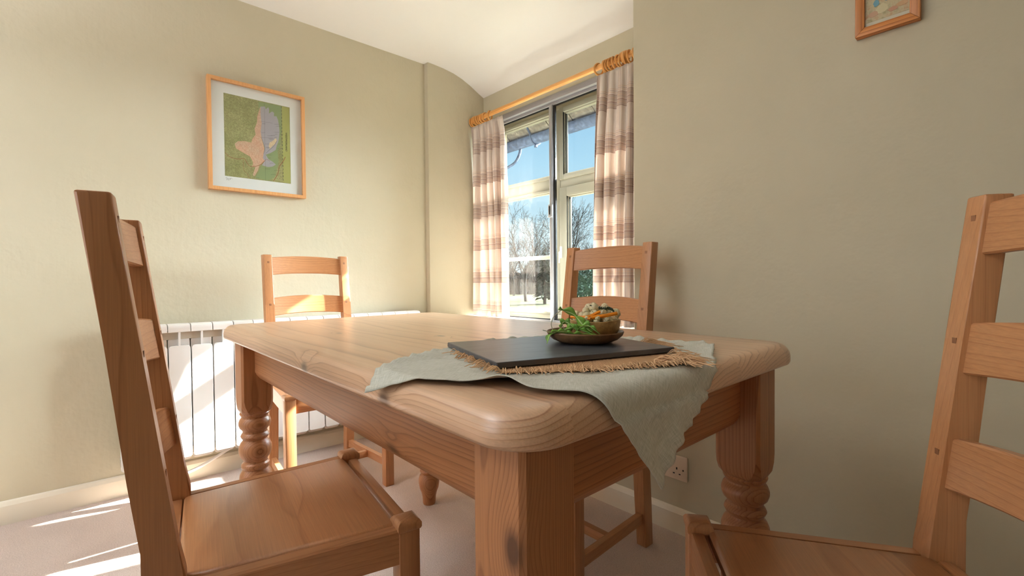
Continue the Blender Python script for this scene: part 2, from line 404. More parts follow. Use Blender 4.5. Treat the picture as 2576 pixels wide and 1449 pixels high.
# ------------------------------------------------------------------ eaves and gutter seen through the window
def stone_mat():
    n = NT('weathered_slate', .9, .2); c = n.coord(); f = n.noise(c, 22., 5, .7)
    n.color(n.ramp(f, [(.3, lin((70, 66, 62))), (.55, lin((104, 98, 90))), (.75, lin((150, 142, 130)))])); n.bump(f, .8, .01); return n.m
STONE = stone_mat()
def gutter_mat():
    n = NT('weathered_gutter', .7, .3); c = n.coord(); f = n.noise(c, 30., 5, .7)
    n.color(n.ramp(f, [(.35, lin((48, 58, 78))), (.6, lin((74, 88, 116))), (.8, lin((128, 138, 156)))])); n.bump(f, .5, .004); return n.m
GUT = gutter_mat()
b = BM(); random.seed(4)
prism(b, [(2.22, 2.26), (2.53, 2.005), (2.53, 2.03), (2.22, 2.33)], 'X', -4.2, 1.5)
x = -4.2
while x < 1.4:
    w_ = random.uniform(.16, .24); dz = random.uniform(-.006, .006)
    prism(b, [(2.25, 2.228+dz), (2.54+random.uniform(-.01, .012), 1.990+dz), (2.54, 2.008+dz), (2.25, 2.246+dz)], 'X', x+.004, x+w_-.004); x += w_
tag(mesh_obj('roof_eaves', b, STONE, smooth=False), 'weathered stone slates of the roof edge seen through the window top', 'roof')
g = thing('roof_gutter', 'long blue-grey weathered gutter hanging under the roof edge outside', 'gutter')
b = BM(); rings = []
for x in [-4.2+i*.15 for i in range(39)]:
    ro, ri = .056, .050; cy, cz = 2.555, 2.0
    out = [(x, cy+ro*math.cos(PI+PI*j/12), cz+ro*math.sin(PI+PI*j/12)) for j in range(13)]
    inn = [(x, cy+ri*math.cos(2*PI-PI*j/12), cz+ri*math.sin(2*PI-PI*j/12)) for j in range(13)]
    rings.append(out+inn)
loops(b, rings); mesh_obj('trough', b, GUT, g)
for x in (-3.2, -2.56, -1.72, -.9):
    b = BM(); pts = [(x, 2.555+.062*math.cos(PI+PI*j/10), 2.0+.062*math.sin(PI+PI*j/10)) for j in range(11)]
    tube(b, pts, .007, 6); box(b, x-.01, x+.01, 2.545, 2.565, 1.918, 1.942, .002); tube(b, [(x, 2.497, 2.0), (x, 2.44, 2.09), (x, 2.36, 2.16)], .008, 6); mesh_obj('gutter_bracket', b, GUT, g)
b = BM(); tube(b, crom([(-2.74, 2.56, 1.95), (-2.74, 2.55, 1.90), (-2.77, 2.52, 1.83), (-2.84, 2.44, 1.77), (-2.90, 2.36, 1.72), (-2.92, 2.33, 1.60), (-2.92, 2.33, .2)], 6), .011, 8); mesh_obj('downpipe', b, GUT, g)
b = BM(); box(b, -5, XS-.2, YB, YB+.19, -.4, 2.3); box(b, XJ+.3, 2.5, YB, YB+.19, -.4, 2.3); o = struct('wall_outer', b, STONE, smooth=False)

# ------------------------------------------------------------------ outdoors: lawn, trees
def grass_mat():
    n = NT('lawn_grass', .95, .1); c = n.coord(); f = n.noise(c, 1.2, 6, .7)
    n.color(n.ramp(f, [(.35, lin((28, 32, 17))), (.6, lin((54, 56, 30)))])); n.bump(f, .5, .05); return n.m
b = BM(); prism(b, [(-90, 2.6), (40, 2.6), (40, 110), (-90, 110)], 'Z', -.5, -.35)
o = mesh_obj('lawn', b, grass_mat(), smooth=False); o['kind'] = 'structure'
BARK = plain('grey_bark', (32, 30, 27), .9, .1, bump=(20., .4, .02))
BARK2 = plain('twig_bark', (42, 39, 36), .9, .1)
def leaf_m(name, c0, c1, sc=3.):
    n = NT(name, .8, .2); f = n.noise(n.coord(), sc, 5, .7); n.color(n.ramp(f, [(.35, lin(c0)), (.65, lin(c1))])); return n.m
CONI = leaf_m('conifer_needles', (26, 36, 28), (52, 64, 46)); BUSHM = leaf_m('bush_leaves', (30, 48, 40), (66, 90, 74)); THICK = leaf_m('thicket_twigs', (24, 24, 18), (54, 50, 42))
def bare_tree(seed, h):
    rnd = random.Random(seed); bt = BM(); bb = BM()
    def grow(p, d, L, r, lvl):
        pts = [p]; q = p.copy(); dd = d.copy(); n_ = 4 if lvl < 3 else 2; rs = [r]
        for i in range(n_):
            dd = (dd + Vector((rnd.uniform(-1, 1), rnd.uniform(-1, 1), rnd.uniform(-.3, .6)))*.14).normalized(); q = q + dd*L/n_
            pts.append(q.copy()); rs.append(r*(1-.35*(i+1)/n_))
        tube(bt if lvl < 2 else bb, pts, rs, 6 if lvl < 3 else 3, cap=False)
        if lvl >= 6: return
        kids = (4, 4, 3, 3, 3, 2)[lvl]
        for i in range(kids):
            t = rnd.uniform(.35, 1.) if i else 1.
            j = min(int(t*n_), n_-1); pp = pts[j].lerp(pts[j+1], t*n_-j)
            ang = rnd.uniform(.35, .75); az = rnd.uniform(0, 2*PI); o1 = dd.orthogonal().normalized(); o2 = dd.cross(o1)
            nd = (dd*math.cos(ang) + (o1*math.cos(az)+o2*math.sin(az))*math.sin(ang) + Vector((0, 0, .12))).normalized()
            grow(pp, nd, L*rnd.uniform(.62, .8), max(rs[-1]*.75, .006), lvl+1)
    grow(Vector((0, 0, 0)), Vector((0, 0, 1)), h*.30, h*.016, 0); return bt, bb
def polar(deg, dist): a = math.radians(deg); return (-math.sin(a)*dist, math.cos(a)*dist, -.36)
protos = []
for sd_, h in ((3, 5.6), (8, 6.4), (21, 4.8)):
    t = thing('bare_tree', 'x', 'tree', (0, 0, 0), 0., 'bare winter trees beyond the lawn'); bt, bb = bare_tree(sd_, h)
    mesh_obj('trunk', bt, BARK, t); mesh_obj('branches', bb, BARK2, t); protos.append(t)
TREES = [(49.2, 31, 0, 'leafless tree outside, furthest left through the window beside the left curtain'), (46.4, 27, 1, 'bare winter tree outside with fine crown in the middle of the left pane'),
         (44.9, 38, 2, 'thin distant leafless tree in the left pane, right of the fine-crowned one'), (43.6, 29, 2, 'leafless tree outside beside the metal window stile'), (40.6, 24, 1, 'tall many-branched bare tree filling the narrow right pane'),
         (38.6, 28, 0, 'leafless tree outside hidden partly by the right curtain'), (52, 31, 1, 'bare tree outside behind the left curtain'), (47.9, 36.5, 0, 'distant bare tree outside between two nearer trees in the left pane'), (42.0, 33, 0, 'leafless tree outside behind the window mullion')]
used = set()
for i, (dg, ds, k_, lb) in enumerate(TREES):
    if k_ in used: dup(protos[k_], polar(dg, ds), i*1.3, lb)
    else: protos[k_].location = polar(dg, ds); protos[k_].rotation_euler.z = i*1.3; protos[k_]['label'] = lb; used.add(k_)
def conifer(seed, h, lab, dg, ds):
    rnd = random.Random(seed); t = thing('conifer', lab, 'tree', polar(dg, ds)); b = BM(); lathe(b, [(.09, 0), (.07, h*.3), (.02, h*.9)], seg=8); mesh_obj('trunk', b, BARK, t)
    b = BM()
    for i in range(460):
        z = h*(.1+.9*rnd.random()**.8); r = (1-z/h)*h*.24+.05; a = rnd.uniform(0, 2*PI); L = r*rnd.uniform(.75, 1.1)
        d = Vector((math.cos(a), math.sin(a), 0)); s_ = Vector((-d.y, d.x, 0))*L*.22; p = Vector((0, 0, z))
        v = [bm_v for bm_v in (b.verts.new(p), b.verts.new(p+d*L*.6+s_+Vector((0, 0, -.05*L))), b.verts.new(p+d*L+Vector((0, 0, -.3*L))), b.verts.new(p+d*L*.6-s_+Vector((0, 0, -.05*L))))]
        face(b, v)
    mesh_obj('foliage', b, CONI, t, smooth=False)
conifer(1, 3.1, 'dark green conifer outside at the right side of the left pane', 44.1, 24)
conifer(2, 3.6, 'dark green conifer outside behind the left curtain edge', 50.6, 27)
def bush(name, lab, cat, dg, ds, r, h, mat, n_=900, leaf=.09):
    rnd = random.Random(int(ds*10)); b = BM()
    for i in range(n_):
        a = rnd.uniform(0, 2*PI); q = rnd.random()**.5; z = h*rnd.random()**.9
        rr_ = r*q*math.sqrt(max(0, 1-(z/h)**2)); p = Vector((rr_*math.cos(a), rr_*math.sin(a), z))
        n1 = Vector((rnd.uniform(-1, 1), rnd.uniform(-1, 1), rnd.uniform(-1, 1))).normalized(); n2 = n1.orthogonal().normalized(); L = leaf*rnd.uniform(.6, 1.3)
        face(b, [b.verts.new(p+n1*L), b.verts.new(p+n2*L*.5), b.verts.new(p-n1*L), b.verts.new(p-n2*L*.5)])
    o = mesh_obj(name, b, mat, smooth=False); o.location = polar(dg, ds); return tag(o, lab, cat)
bush('evergreen_bush', 'dense blue-green bush outside, seen through the back slats of the far chair', 'bush', 38.9, 9, .8, 1.45, BUSHM, 5200, .035)
# woodland edge: tangle nobody could count
rnd = random.Random(9); b = BM()
for i in range(2600):
    dg = rnd.uniform(30, 60); ds = rnd.uniform(40, 47); p = Vector(polar(dg, ds)); h = rnd.uniform(1., 3.7)*(.8+.3*math.sin(dg*1.7)); q = p+Vector((rnd.uniform(-.3, .3), rnd.uniform(-.3, .3), h))
    tube(b, [p, (p+q)/2+Vector((rnd.uniform(-.1, .1), 0, 0)), q], [.05, .03, .01], 3, cap=False)
for i in range(9000):
    dg = rnd.uniform(30, 60); ds = rnd.uniform(41, 47); p = Vector(polar(dg, ds)); p.z += rnd.random()**1.2*3.0*(.85+.25*math.sin(dg*1.7))
    n1 = Vector((rnd.uniform(-1, 1), rnd.uniform(-1, 1), rnd.uniform(-1, 1))).normalized(); n2 = n1.orthogonal().normalized(); L = rnd.uniform(.1, .28)
    face(b, [b.verts.new(p+n1*L), b.verts.new(p+n2*L*.6), b.verts.new(p-n1*L), b.verts.new(p-n2*L*.6)])
tag(mesh_obj('woodland_thicket', b, THICK, smooth=False), 'brown tangled woodland edge beyond the lawn', 'thicket', kind='stuff')

# ------------------------------------------------------------------ invented uplighter, added unseen behind the camera to brighten the ceiling
ul = thing('fill_uplighter', 'tall uplighter added unseen behind the viewpoint to brighten the ceiling', 'lamp', (-1.55, -1.25, 0))
b = BM(); lathe(b, [(.13, 0), (.13, .012), (.02, .03), (.011, .05), (.011, 1.66), (.02, 1.68)], seg=32); mesh_obj('stand', b, METAL_D, ul)
b = BM(); lathe(b, [(.03, 1.67), (.10, 1.72), (.16, 1.80), (.157, 1.80), (.095, 1.725), (.03, 1.68)], seg=40, cap=False); mesh_obj('shade', b, plain('fill_lamp_shade', (220, 214, 200), .5), ul)
ld = bpy.data.lights.new('fill_bulb', 'AREA'); ld.shape = 'DISK'; ld.size = .26; ld.energy = 62; ld.color = (.87, .92, 1.0)
lo = bpy.data.objects.new('fill_bulb', ld); COL.objects.link(lo); lo.parent = ul; lo.location = (0, 0, 1.79); lo.rotation_euler = (PI, 0, 0)

# ------------------------------------------------------------------ dining table
TX0, TX1, TY0, TY1 = -1.6735, -.353, .3285, 1.0447
OV, TT, TK, LS, AI, APH = .0335, .770, .042, .0874, .036, .122
CXT, CYT = (TX0+TX1)/2, (TY0+TY1)/2
tab = thing('dining_table', 'large pale pine farmhouse dining table with thick rounded top and turned legs', 'table', (CXT, CYT, 0))
hx, hy = (TX1-TX0)/2+OV, (TY1-TY0)/2+OV
def rrect(hx, hy, r, z, n_=10):
    out = []
    for (sx, sy, a0) in ((1, 1, 0), (-1, 1, PI/2), (-1, -1, PI), (1, -1, 1.5*PI)):
        for j in range(n_+1):
            a = a0+PI/2*j/n_; out.append((sx*(hx-r)+r*math.cos(a), sy*(hy-r)+r*math.sin(a), z))
    return out
b = BM(); rings = []; R0 = .062
for ins, z in ((.010, TT-TK), (.003, TT-TK+.002), (0, TT-TK+.007), (0, TT-.024), (.0018, TT-.016), (.0055, TT-.0095), (.011, TT-.004), (.018, TT-.001), (.026, TT)):
    rings.append(rrect(hx-ins, hy-ins, max(R0-ins, .01), z))
loops(b, rings); mesh_obj('tabletop', b, PINE_TOP, tab, angle=50)
zb = TT-TK; th = .024
def apron_prof(s):  # outer face at s=0 going inwards
    return [(0, zb), (0, zb-APH+.022), (s*.006, zb-APH+.010), (s*.014, zb-APH), (s*th, zb-APH), (s*th, zb)]
lx, ly = (TX1-TX0)/2, (TY1-TY0)/2
for sy in (-1, 1):
    b = BM(); pr = [(sy*(ly-AI)-sy*abs(p[0]), p[1]) for p in apron_prof(1)]
    prism(b, pr, 'X', -lx+LS-.004, lx-LS+.004); mesh_obj('apron', b, PINE_AX, tab)
for sx in (-1, 1):
    b = BM(); pr = [(sx*(lx-AI)-sx*abs(p[0]), p[1]) for p in apron_prof(1)]
    prism(b, pr, 'Y', -ly+LS-.004, ly-LS+.004); mesh_obj('apron', b, PINE_AY, tab)
def leg_bm():
    b = BM(); h = LS/2; c = .006
    def oct_(hh, cc, z): return [(hh, -hh+cc, z), (hh, hh-cc, z), (hh-cc, hh, z), (-hh+cc, hh, z), (-hh, hh-cc, z), (-hh, -hh+cc, z), (-hh+cc, -hh, z), (hh-cc, -hh, z)]
    loops(b, [oct_(h*.62, .018, .488), oct_(h*.86, .018, .496), oct_(h*.97, .014, .506), oct_(h, .009, .522), oct_(h, c, .54), oct_(h, c, zb)])
    prof = [(.0235, 0), (.0255, .006), (.027, .03), (.031, .048), (.038, .066), (.0415, .088), (.041, .104), (.036, .118), (.031, .124), (.034, .129), (.036, .135), (.033, .142), (.029, .147), (.030, .158),
            (.033, .18), (.038, .21), (.0435, .242), (.046, .27), (.0462, .29), (.044, .305), (.038, .316), (.036, .320), (.039, .324), (.0405, .330), (.039, .336), (.034, .341), (.0335, .346), (.036, .351), (.042, .360), (.0458, .372), (.0465, .381), (.0455, .391), (.041, .402),
            (.035, .409), (.034, .413), (.038, .418), (.0405, .424), (.038, .430), (.0345, .434), (.0345, .440), (.037, .444), (.0425, .450), (.0455, .459), (.0455, .466), (.0425, .475), (.038, .481), (.0375, .485), (.041, .490), (.0425, .494), (.040, .499)]
    lathe(b, [(r*1.0, z) for r, z in prof], seg=48); return b
lm = None
for (sx, sy) in ((-1, -1), (-1, 1), (1, 1), (1, -1)):
    near = (sx, sy) == (1, -1)
    o = mesh_obj('leg', leg_bm(), PINE_LEG_K if near else PINE_LEG, tab, angle=28); o.location = (sx*(lx-LS/2), sy*(ly-LS/2), 0)
    if near: o['label'] = 'pine leg with a large dark knot'

# ------------------------------------------------------------------ chairs
HBK, WB, PW, PD, RT, HS, WF, DP, CP = 1.0271, .3863, .0377, .039, .0712, .4681, .4463, .3964, .0424
def yfront(z):
    y = -DP/2+PD
    if z > .47: y -= RT*(z-.47)/(HBK-.47)
    if z < .42: y -= .028*(.42-z)/.42
    return y
def make_chair(lab):
    c = thing('dining_chair', lab, 'chair', (0, 0, 0), 0, 'ladder-back chairs round the pine table')
    for s in (-1, 1):
        b = BM(); zs = [0, .15, .30, .40, .44, .47, .52, .62, .80, HBK]
        fr = [(yfront(z)+(.003 if .4 < z < .5 else 0), z) for z in zs]; bk = [(yfront(z)-PD-(.010 if .38 < z < .5 else .004 if z < .7 else 0), z) for z in reversed(zs)]
        x0, x1 = (s*(WB/2-PW), s*WB/2); prism(b, fr+bk, 'X', min(x0, x1), max(x0, x1), .0035, seg=2)
        p = mesh_obj('back_post', b, BEECH['Z'], c)
        for zc in (.992, .80, .622):
            b = BM(); y = yfront(zc); box(b, s*(WB/2-PW/2-.002)-.0045, s*(WB/2-PW/2-.002)+.0045, y-.004, y+.0006, zc-.0045, zc+.0045); mesh_obj('peg', b, PEG, p, smooth=False)
    for (z0, z1, cv) in ((.937, 1.018, .0), (.752, .833, .0), (.571, .652, .0)):
        b = BM(); n_ = 14; half = WB/2-PW+.004; rings = []
        for i in range(n_+1):
            t = -1+2*i/n_; x = t*half; bow = .022*(1-t*t); ar = .010*(1-t*t); th_ = .019
            zt, zbm = z1-.004+ar, z0-.003+ar*.8; e_ = .003
            yt, yb_ = yfront(z1)-.006-bow, yfront(z0)-.006-bow
            rings.append([(x, yb_-e_, zbm), (x, yb_, zbm+e_), (x, yt, zt-e_), (x, yt-e_, zt), (x, yt-th_+e_, zt), (x, yt-th_, zt-e_), (x, yb_-th_, zbm+e_), (x, yb_-th_+e_, zbm)])
        loops(b, rings); mesh_obj('slat', b, BEECH['X'], c, angle=30)
    for s in (-1, 1):
        b = BM(); xc = s*(WF/2-CP/2); h = CP/2; l_ = h-.0015
        def sq(hh, z): return [(xc+hh, DP/2-h-hh, z), (xc+hh, DP/2-h+hh, z), (xc-hh, DP/2-h+hh, z), (xc-hh, DP/2-h-hh, z)]
        box(b, xc-l_, xc+l_, DP/2-h-l_, DP/2-h+l_, 0, HS-.016, .003)
        loops(b, [sq(h-.001, HS-.020), sq(h+.001, HS-.016), sq(h+.001, HS-.008), sq(h-.002, HS-.003), sq(h-.007, HS)])
        mesh_obj('leg', b, BEECH['Z'], c)
    zt = HS-.014; zr = zt-.062
    b = BM(); box(b, -WF/2+CP-.004, WF/2-CP+.004, DP/2-.027, DP/2-.006, zr, zt-.002, .003); mesh_obj('front_rail', b, BEECH['X'], c)
    b = BM(); box(b, -WB/2+PW-.004, WB/2-PW+.004, -DP/2+.006, -DP/2+.028, zr, zt, .003); mesh_obj('back_rail', b, BEECH['X'], c)
    yb_ = -DP/2+PD; xf, xb = WF/2-.004, WB/2-.002
    for s in (-1, 1):
        b = BM(); wr = .021
        loops(b, [[(s*xb, yb_-.004, zr), (s*xb, yb_-.004, zt-.003), (s*(xb-.003), yb_-.004, zt), (s*(xb-wr), yb_-.004, zt), (s*(xb-wr), yb_-.004, zr)],
                  [(s*xf, DP/2-CP+.004, zr), (s*xf, DP/2-CP+.004, zt-.003), (s*(xf-.003), DP/2-CP+.004, zt), (s*(xf-wr), DP/2-CP+.004, zt), (s*(xf-wr), DP/2-CP+.004, zr)]])
        mesh_obj('side_rail', b, BEECH['Y'], c)
    # solid seat panel lying inside the rails
    b = BM(); y0, y1 = -DP/2+.030, DP/2-.035; g_ = .0245
    def wid(y): return (xb + (xf-xb)*(y-yb_)/(DP-CP-PD)) - g_
    def pan(ins, z):
        out = []
        ysn, ysf = y0+ins, y1-ins; n1, n2 = wid(y0)-ins, wid(y1)-ins; cut = CP-.026
        return [(-n1, ysn, z), (n1, ysn, z), (n2, ysf-cut, z), (n2-.001, ysf-.002, z), (n2-.004, ysf, z), (-n2+.004, ysf, z), (-n2+.001, ysf-.002, z), (-n2, ysf-cut, z)]
    loops(b, [pan(0, zt-.016), pan(0, zt-.003), pan(.003, zt+.001), pan(.008, zt+.003)]); mesh_obj('seat', b, BEECH_SEAT, c)
    zs0, zs1 = .082, .115
    for s in (-1, 1):
        b = BM(); xa = s*(WB/2-PW/2); xc = s*(WF/2-CP/2); ya = yfront(.1)-.004; yc = DP/2-CP+.004; w_ = .010
        loops(b, [[(xa-w_, ya, zs0), (xa+w_, ya, zs0), (xa+w_, ya, zs1), (xa-w_, ya, zs1)], [(xc-w_, yc, zs0), (xc+w_, yc, zs0), (xc+w_, yc, zs1), (xc-w_, yc, zs1)]])
        mesh_obj('stretcher', b, BEECH['Y'], c)
    b = BM(); box(b, -WB/2+.014, WB/2-.014, -.012, .012, zs0, zs1-.004, .002); mesh_obj('stretcher', b, BEECH['X'], c)
    return c
ch = make_chair('ladder-back wooden chair in left foreground, seen side-on with its dark outer post towards us')
ch.location = (-.9964, .2772, 0); ch.rotation_euler.z = -.1446
dup(ch, (-2.0837, .7617, 0), -1.5928, 'ladder-back wooden chair at the table end by the radiator, sunlit across its back')
dup(ch, (-1.0547, 1.1779, 0), 3.1212, 'ladder-back wooden chair on the far side, in front of the window curtain')
dup(ch, (-.1385, .7543, 0), 2.2214, 'ladder-back wooden chair in right foreground, cut off by the frame edge')

# ------------------------------------------------------------------ radiator and pipe
rad = thing('radiator', 'long cream sectional radiator on the left wall behind the table', 'radiator', (XW+.014, .0714, 0))
PITCHR = .0827; xf_ = -2.48-XW-.014
def rplate(b, y0, y1, z0, z1, x0, x1, r=.012):
    pts = []
    for (cy, cz, a0) in ((y1-r, z1-r, 0), (y0+r, z1-r, PI/2), (y0+r, z0+r, PI), (y1-r, z0+r, 1.5*PI)):
        for j in range(5):
            a = a0+PI/2*j/4; pts.append((cy+r*math.cos(a), cz+r*math.sin(a)))
    prism(b, pts, 'X', x0, x1, .0015, seg=1)
b = BM(); g_ = .0022
rplate(b, g_, PITCHR-g_, .135, .628, xf_-.006, xf_)
rplate(b, g_, PITCHR-g_, .120, .662, xf_-.036, xf_-.022)
prism(b, [(.012, .700), (.012, .716), (.022, .722), (xf_-.020, .722), (xf_-.003, .716), (xf_, .706), (xf_, .688), (xf_-.004, .686), (xf_-.010, .697), (.02, .697)], 'Y', g_*.7, PITCHR-g_*.7, .001, seg=1)
box(b, .02, xf_-.002, PITCHR/2-.004, PITCHR/2+.004, .150, .70)
box(b, .015, xf_-.03, .016, PITCHR-.016, .13, .70, mi=1); box(b, .025, xf_-.02, 0, PITCHR, .145, .175, mi=1); box(b, .025, xf_-.02, 0, PITCHR, .655, .69, mi=1)
sec = mesh_obj('section', b, [CREAM_RAD, RAD_DARK], rad, angle=30)
for i in range(1, 17):
    o = sec.copy(); COL.objects.link(o); o.parent = rad; o.location = (0, i*PITCHR, 0)
for y in (.25, 1.2):
    b = BM(); box(b, -.0135, .03, y, y+.02, .13, .66, .002); mesh_obj('wall_bracket', b, RAD_DARK, rad)
b = BM(); yv = 17*PITCHR; tube(b, crom([(.05, yv-.002, .160), (.05, yv+.02, .158), (.05, yv+.028, .12), (.05, yv+.028, 0)], 5), .009, 10); lathe(b, [(.014, .10), (.018, .105), (.018, .135), (.014, .14)], .05, yv+.028, 16); mesh_obj('valve', b, CREAM_RAD, rad)
b = BM(); tube(b, crom([(-2.545, .10, .034), (-2.53, .16, .036), (-2.515, .24, .043), (-2.51, .34, .068), (-2.51, .43, .108), (-2.515, .50, .142)], 8), .007, 10)
tag(mesh_obj('pipe', b, CREAM_RAD), 'thin cream pipe rising in a curve below the radiator', 'pipe')

# ------------------------------------------------------------------ socket
s_ = thing('wall_socket', 'white double plug socket low on the right wall under the table', 'socket', (-.874, YC, .232))
b = BM(); box(b, -.073, .073, -.010, 0, -.043, .043, .003, 3); mesh_obj('plate', b, SOCK, s_)
for cx in (-.036, .036):
    b = BM(); box(b, cx-.0022, cx+.0022, -.0104, -.0096, -.006, .002)
    for dx in (-.011, .011): box(b, cx+dx-.0032, cx+dx+.0032, -.0104, -.0096, -.0225, -.019)
    mesh_obj('pin_hole', b, BLACK, s_, smooth=False)
for cx in (-.012, .012):
    b = BM(); box(b, cx-.006, cx+.006, -.0135, -.009, .010, .030, .0015); mesh_obj('switch', b, SOCK, s_)
for cx in (-.060, .060):
    b = BM(); tube(b, [(cx, -.0108, -.004), (cx, -.0095, -.004)], .0028, 12); mesh_obj('screw', b, METAL_D, s_)

# ------------------------------------------------------------------ curtain pole, rings and curtains
YP, ZP = 1.925, 1.972
pole = thing('curtain_pole', 'orange pine curtain pole above the window', 'curtain pole', (-1.9, YP, ZP))
b = BM(); tube(b, [(-.66, 0, 0), (.0, 0, 0), (.84, 0, 0)], .0145, 20); mesh_obj('rod', b, POLE, pole)
b = BM(); rings = [[(xx_, r_*math.cos(2*PI*j/20), r_*math.sin(2*PI*j/20)) for j in range(20)] for r_, xx_ in ((.0145, -.635), (.022, -.638), (.022, -.646), (.0145, -.652))]; loops(b, rings); mesh_obj('end_stop', b, RINGW, pole)
for x in (-.60, .58):
    b = BM(); tube(b, crom([(x, .104, -.005), (x, .06, -.02), (x, .012, -.022), (x, -.004, -.016)], 4), .011, 12); 
    rings = [[(x+r_*math.cos(2*PI*j/24), y_, -.005+r_*math.sin(2*PI*j/24)) for j in range(24)] for r_, y_ in ((.028, .105), (.030, .100), (.027, .093), (.014, .088))]; loops(b, rings)
    rings = [[(x+dx_, r_*math.cos(2*PI*j/20), r_*math.sin(2*PI*j/20)) for j in range(20)] for r_, dx_ in ((.017, -.02), (.024, -.016), (.026, 0), (.024, .016), (.017, .02))]; loops(b, rings)
    mesh_obj('bracket', b, RINGW, pole)
def ring_mesh():
    b = BM(); R, r = .0265, .0052; rings = []
    for i in range(28):
        a = 2*PI*i/28; rings.append([((r*math.cos(2*PI*j/10))*.9, (R+r*math.sin(2*PI*j/10))*math.cos(a), (R+r*math.sin(2*PI*j/10))*math.sin(a)) for j in range(10)])
    rings.append(rings[0]); loops(b, rings, cap=False)
    tube(b, [(0, 0, -R-.003), (0, 0, -R-.012)], .0018, 6)
    return b
rproto = mesh_obj('curtain_ring', ring_mesh(), RINGW)
LXS = [-2.528, -2.513, -2.478, -2.458, -2.437, -2.414, -2.388, -2.345]
RXS = [-1.475, -1.437, -1.424, -1.410, -1.395, -1.379, -1.352, -1.338, -1.315, -1.290, -1.262, -1.15]
rz_ = random.Random(5)
for i, x in enumerate(LXS+RXS):
    o = rproto if i == 0 else rproto.copy()
    if i: COL.objects.link(o)
    o.location = (x, YP, ZP-.010); o.rotation_euler = (0, rz_.uniform(-.12, .12), rz_.uniform(-.22, .22))
    if i in (7, 8): o.rotation_euler = (0, .1, (.35 if i == 7 else -.3))
    left = i < len(LXS)
    if i == 7: lb = 'wooden curtain ring nearest the window on the left bunch'
    elif i == 8: lb = 'wooden curtain ring standing apart at the left of the right bunch'
    elif i == 0: lb = 'leftmost wooden curtain ring, beside the nib wall'
    elif left: lb = 'wooden curtain ring in the tight bunch over the left curtain'
    elif x > -1.27: lb = 'wooden curtain ring at the right end of the pole, hidden by the wall corner'
    else: lb = 'wooden curtain ring in the tight bunch over the right curtain'
    tag(o, lb, 'curtain ring', 'curtain rings on the left of the pole' if left else 'curtain rings on the right of the pole')
def plaid():
    n = NT('plaid_curtain', .9, .15); uv = n.sep(n.coord('UV')); u, v = uv[0], uv[1]
    cream = lin((234, 222, 212)); 
    def band(c, period, off, segs):
        f = n.math('FRACT', n.math('DIVIDE', n.math('ADD', c, off), period))
        st = [(0, (0, 0, 0))]
        return n.ramp(f, segs, 'CONSTANT')
    W1 = (1, 1, 1); br = (.58, .46, .45); lt = (.9, .87, .85); gy = (.80, .75, .73); tn = (.92, .80, .70); dk = (.50, .40, .39)
    segs = [(0, W1), (.02, dk), (.032, gy), (.09, tn), (.105, gy), (.16, br), (.172, lt), (.21, gy), (.26, tn), (.272, gy), (.33, br), (.342, W1), (.38, tn), (.392, W1), (.42, br), (.428, W1), (.46, tn), (.47, W1)]
    h = band(v, .213, .0, segs); vt = band(u, .200, .03, segs)
    col = n.mix(1., (*cream,), h, 'MULTIPLY'); col = n.mix(.8, col, vt, 'MULTIPLY')
    wv = n.math('MULTIPLY', n.math('SINE', n.math('MULTIPLY', u, 5200.)), n.math('SINE', n.math('MULTIPLY', v, 5200.)))
    n.color(n.mix(.08, col, n.comb(wv, wv, wv)))
    out = n.t.nodes['Material Output']; tr = n.n('ShaderNodeBsdfTranslucent'); n.link(col, tr.inputs[0]); mx = n.n('ShaderNodeMixShader'); mx.inputs[0].default_value = .22
    n.link(n.b.outputs[0], mx.inputs[1]); n.link(tr.outputs[0], mx.inputs[2]); n.link(mx.outputs[0], out.inputs[0]); return n.m
PLAID = plaid()
def curtain(lab, xt0, xt1, xb0, xb1, ztop, zbot, folds, seed, amp=.026, yoff=0., width=.62):
    rnd = random.Random(seed); nu, nv = folds*16, 60; b = BM(); uvl = b.loops.layers.uv.new('UVMap'); grid = []; UV = {}
    ph = [rnd.uniform(-.25, .25) for _ in range(folds+1)]; am = [rnd.uniform(.7, 1.25) for _ in range(folds+1)]
    for j in range(nv+1):
        t = j/nv; row = []; z = ztop+(zbot-ztop)*t
        for i in range(nu+1):
            s = i/nu; fi = s*folds; k0 = min(int(fi), folds-1); fr = fi-k0
            a = am[k0]*(1-fr)+am[k0+1]*fr; p = ph[k0]*(1-fr)+ph[k0+1]*fr
            x0_, x1_ = xt0+(xb0-xt0)*min(1, t*1.3)**.7, xt1+(xb1-xt1)*min(1, t*1.3)**.7
            pinch = max(0, 1-t/.07); A = amp*a*(.55+.45*min(1, t*5))
            ang = 2*PI*(fi+p*min(1, t*2))
            y = A*math.sin(ang)*(1-.35*pinch)+.006*math.sin(ang*2.3+t*5+seed)*min(1, t*3)
            x = x0_+(x1_-x0_)*s - .45*A*math.sin(2*ang)*.5*(1+.4*t)
            vert = b.verts.new((x, YP-.004+y+yoff-.010*pinch, z+.006*pinch*math.sin(ang))); UV[vert] = (s*width*(folds/4.), (1.-t)*(ztop-zbot)); row.append(vert)
        grid.append(row)
    for j in range(nv):
        for i in range(nu):
            f = face(b, (grid[j][i], grid[j][i+1], grid[j+1][i+1], grid[j+1][i]))
            for l_ in f.loops: l_[uvl].uv = UV[l_.vert]
    me = bpy.data.meshes.new('curtain'); b.to_mesh(me); b.free(); me.materials.append(PLAID); me.polygons.foreach_set('use_smooth', [True]*len(me.polygons))
    o = bpy.data.objects.new('curtain', me); COL.objects.link(o)
    md = o.modifiers.new('thickness', 'SOLIDIFY'); md.thickness = .0015
    return tag(o, lab, 'curtain')
curtain('left cream and brown plaid curtain drawn back beside the nib wall', -2.530, -2.205, -2.530, -2.170, ZP-.048, .668, 5, 2, .024)
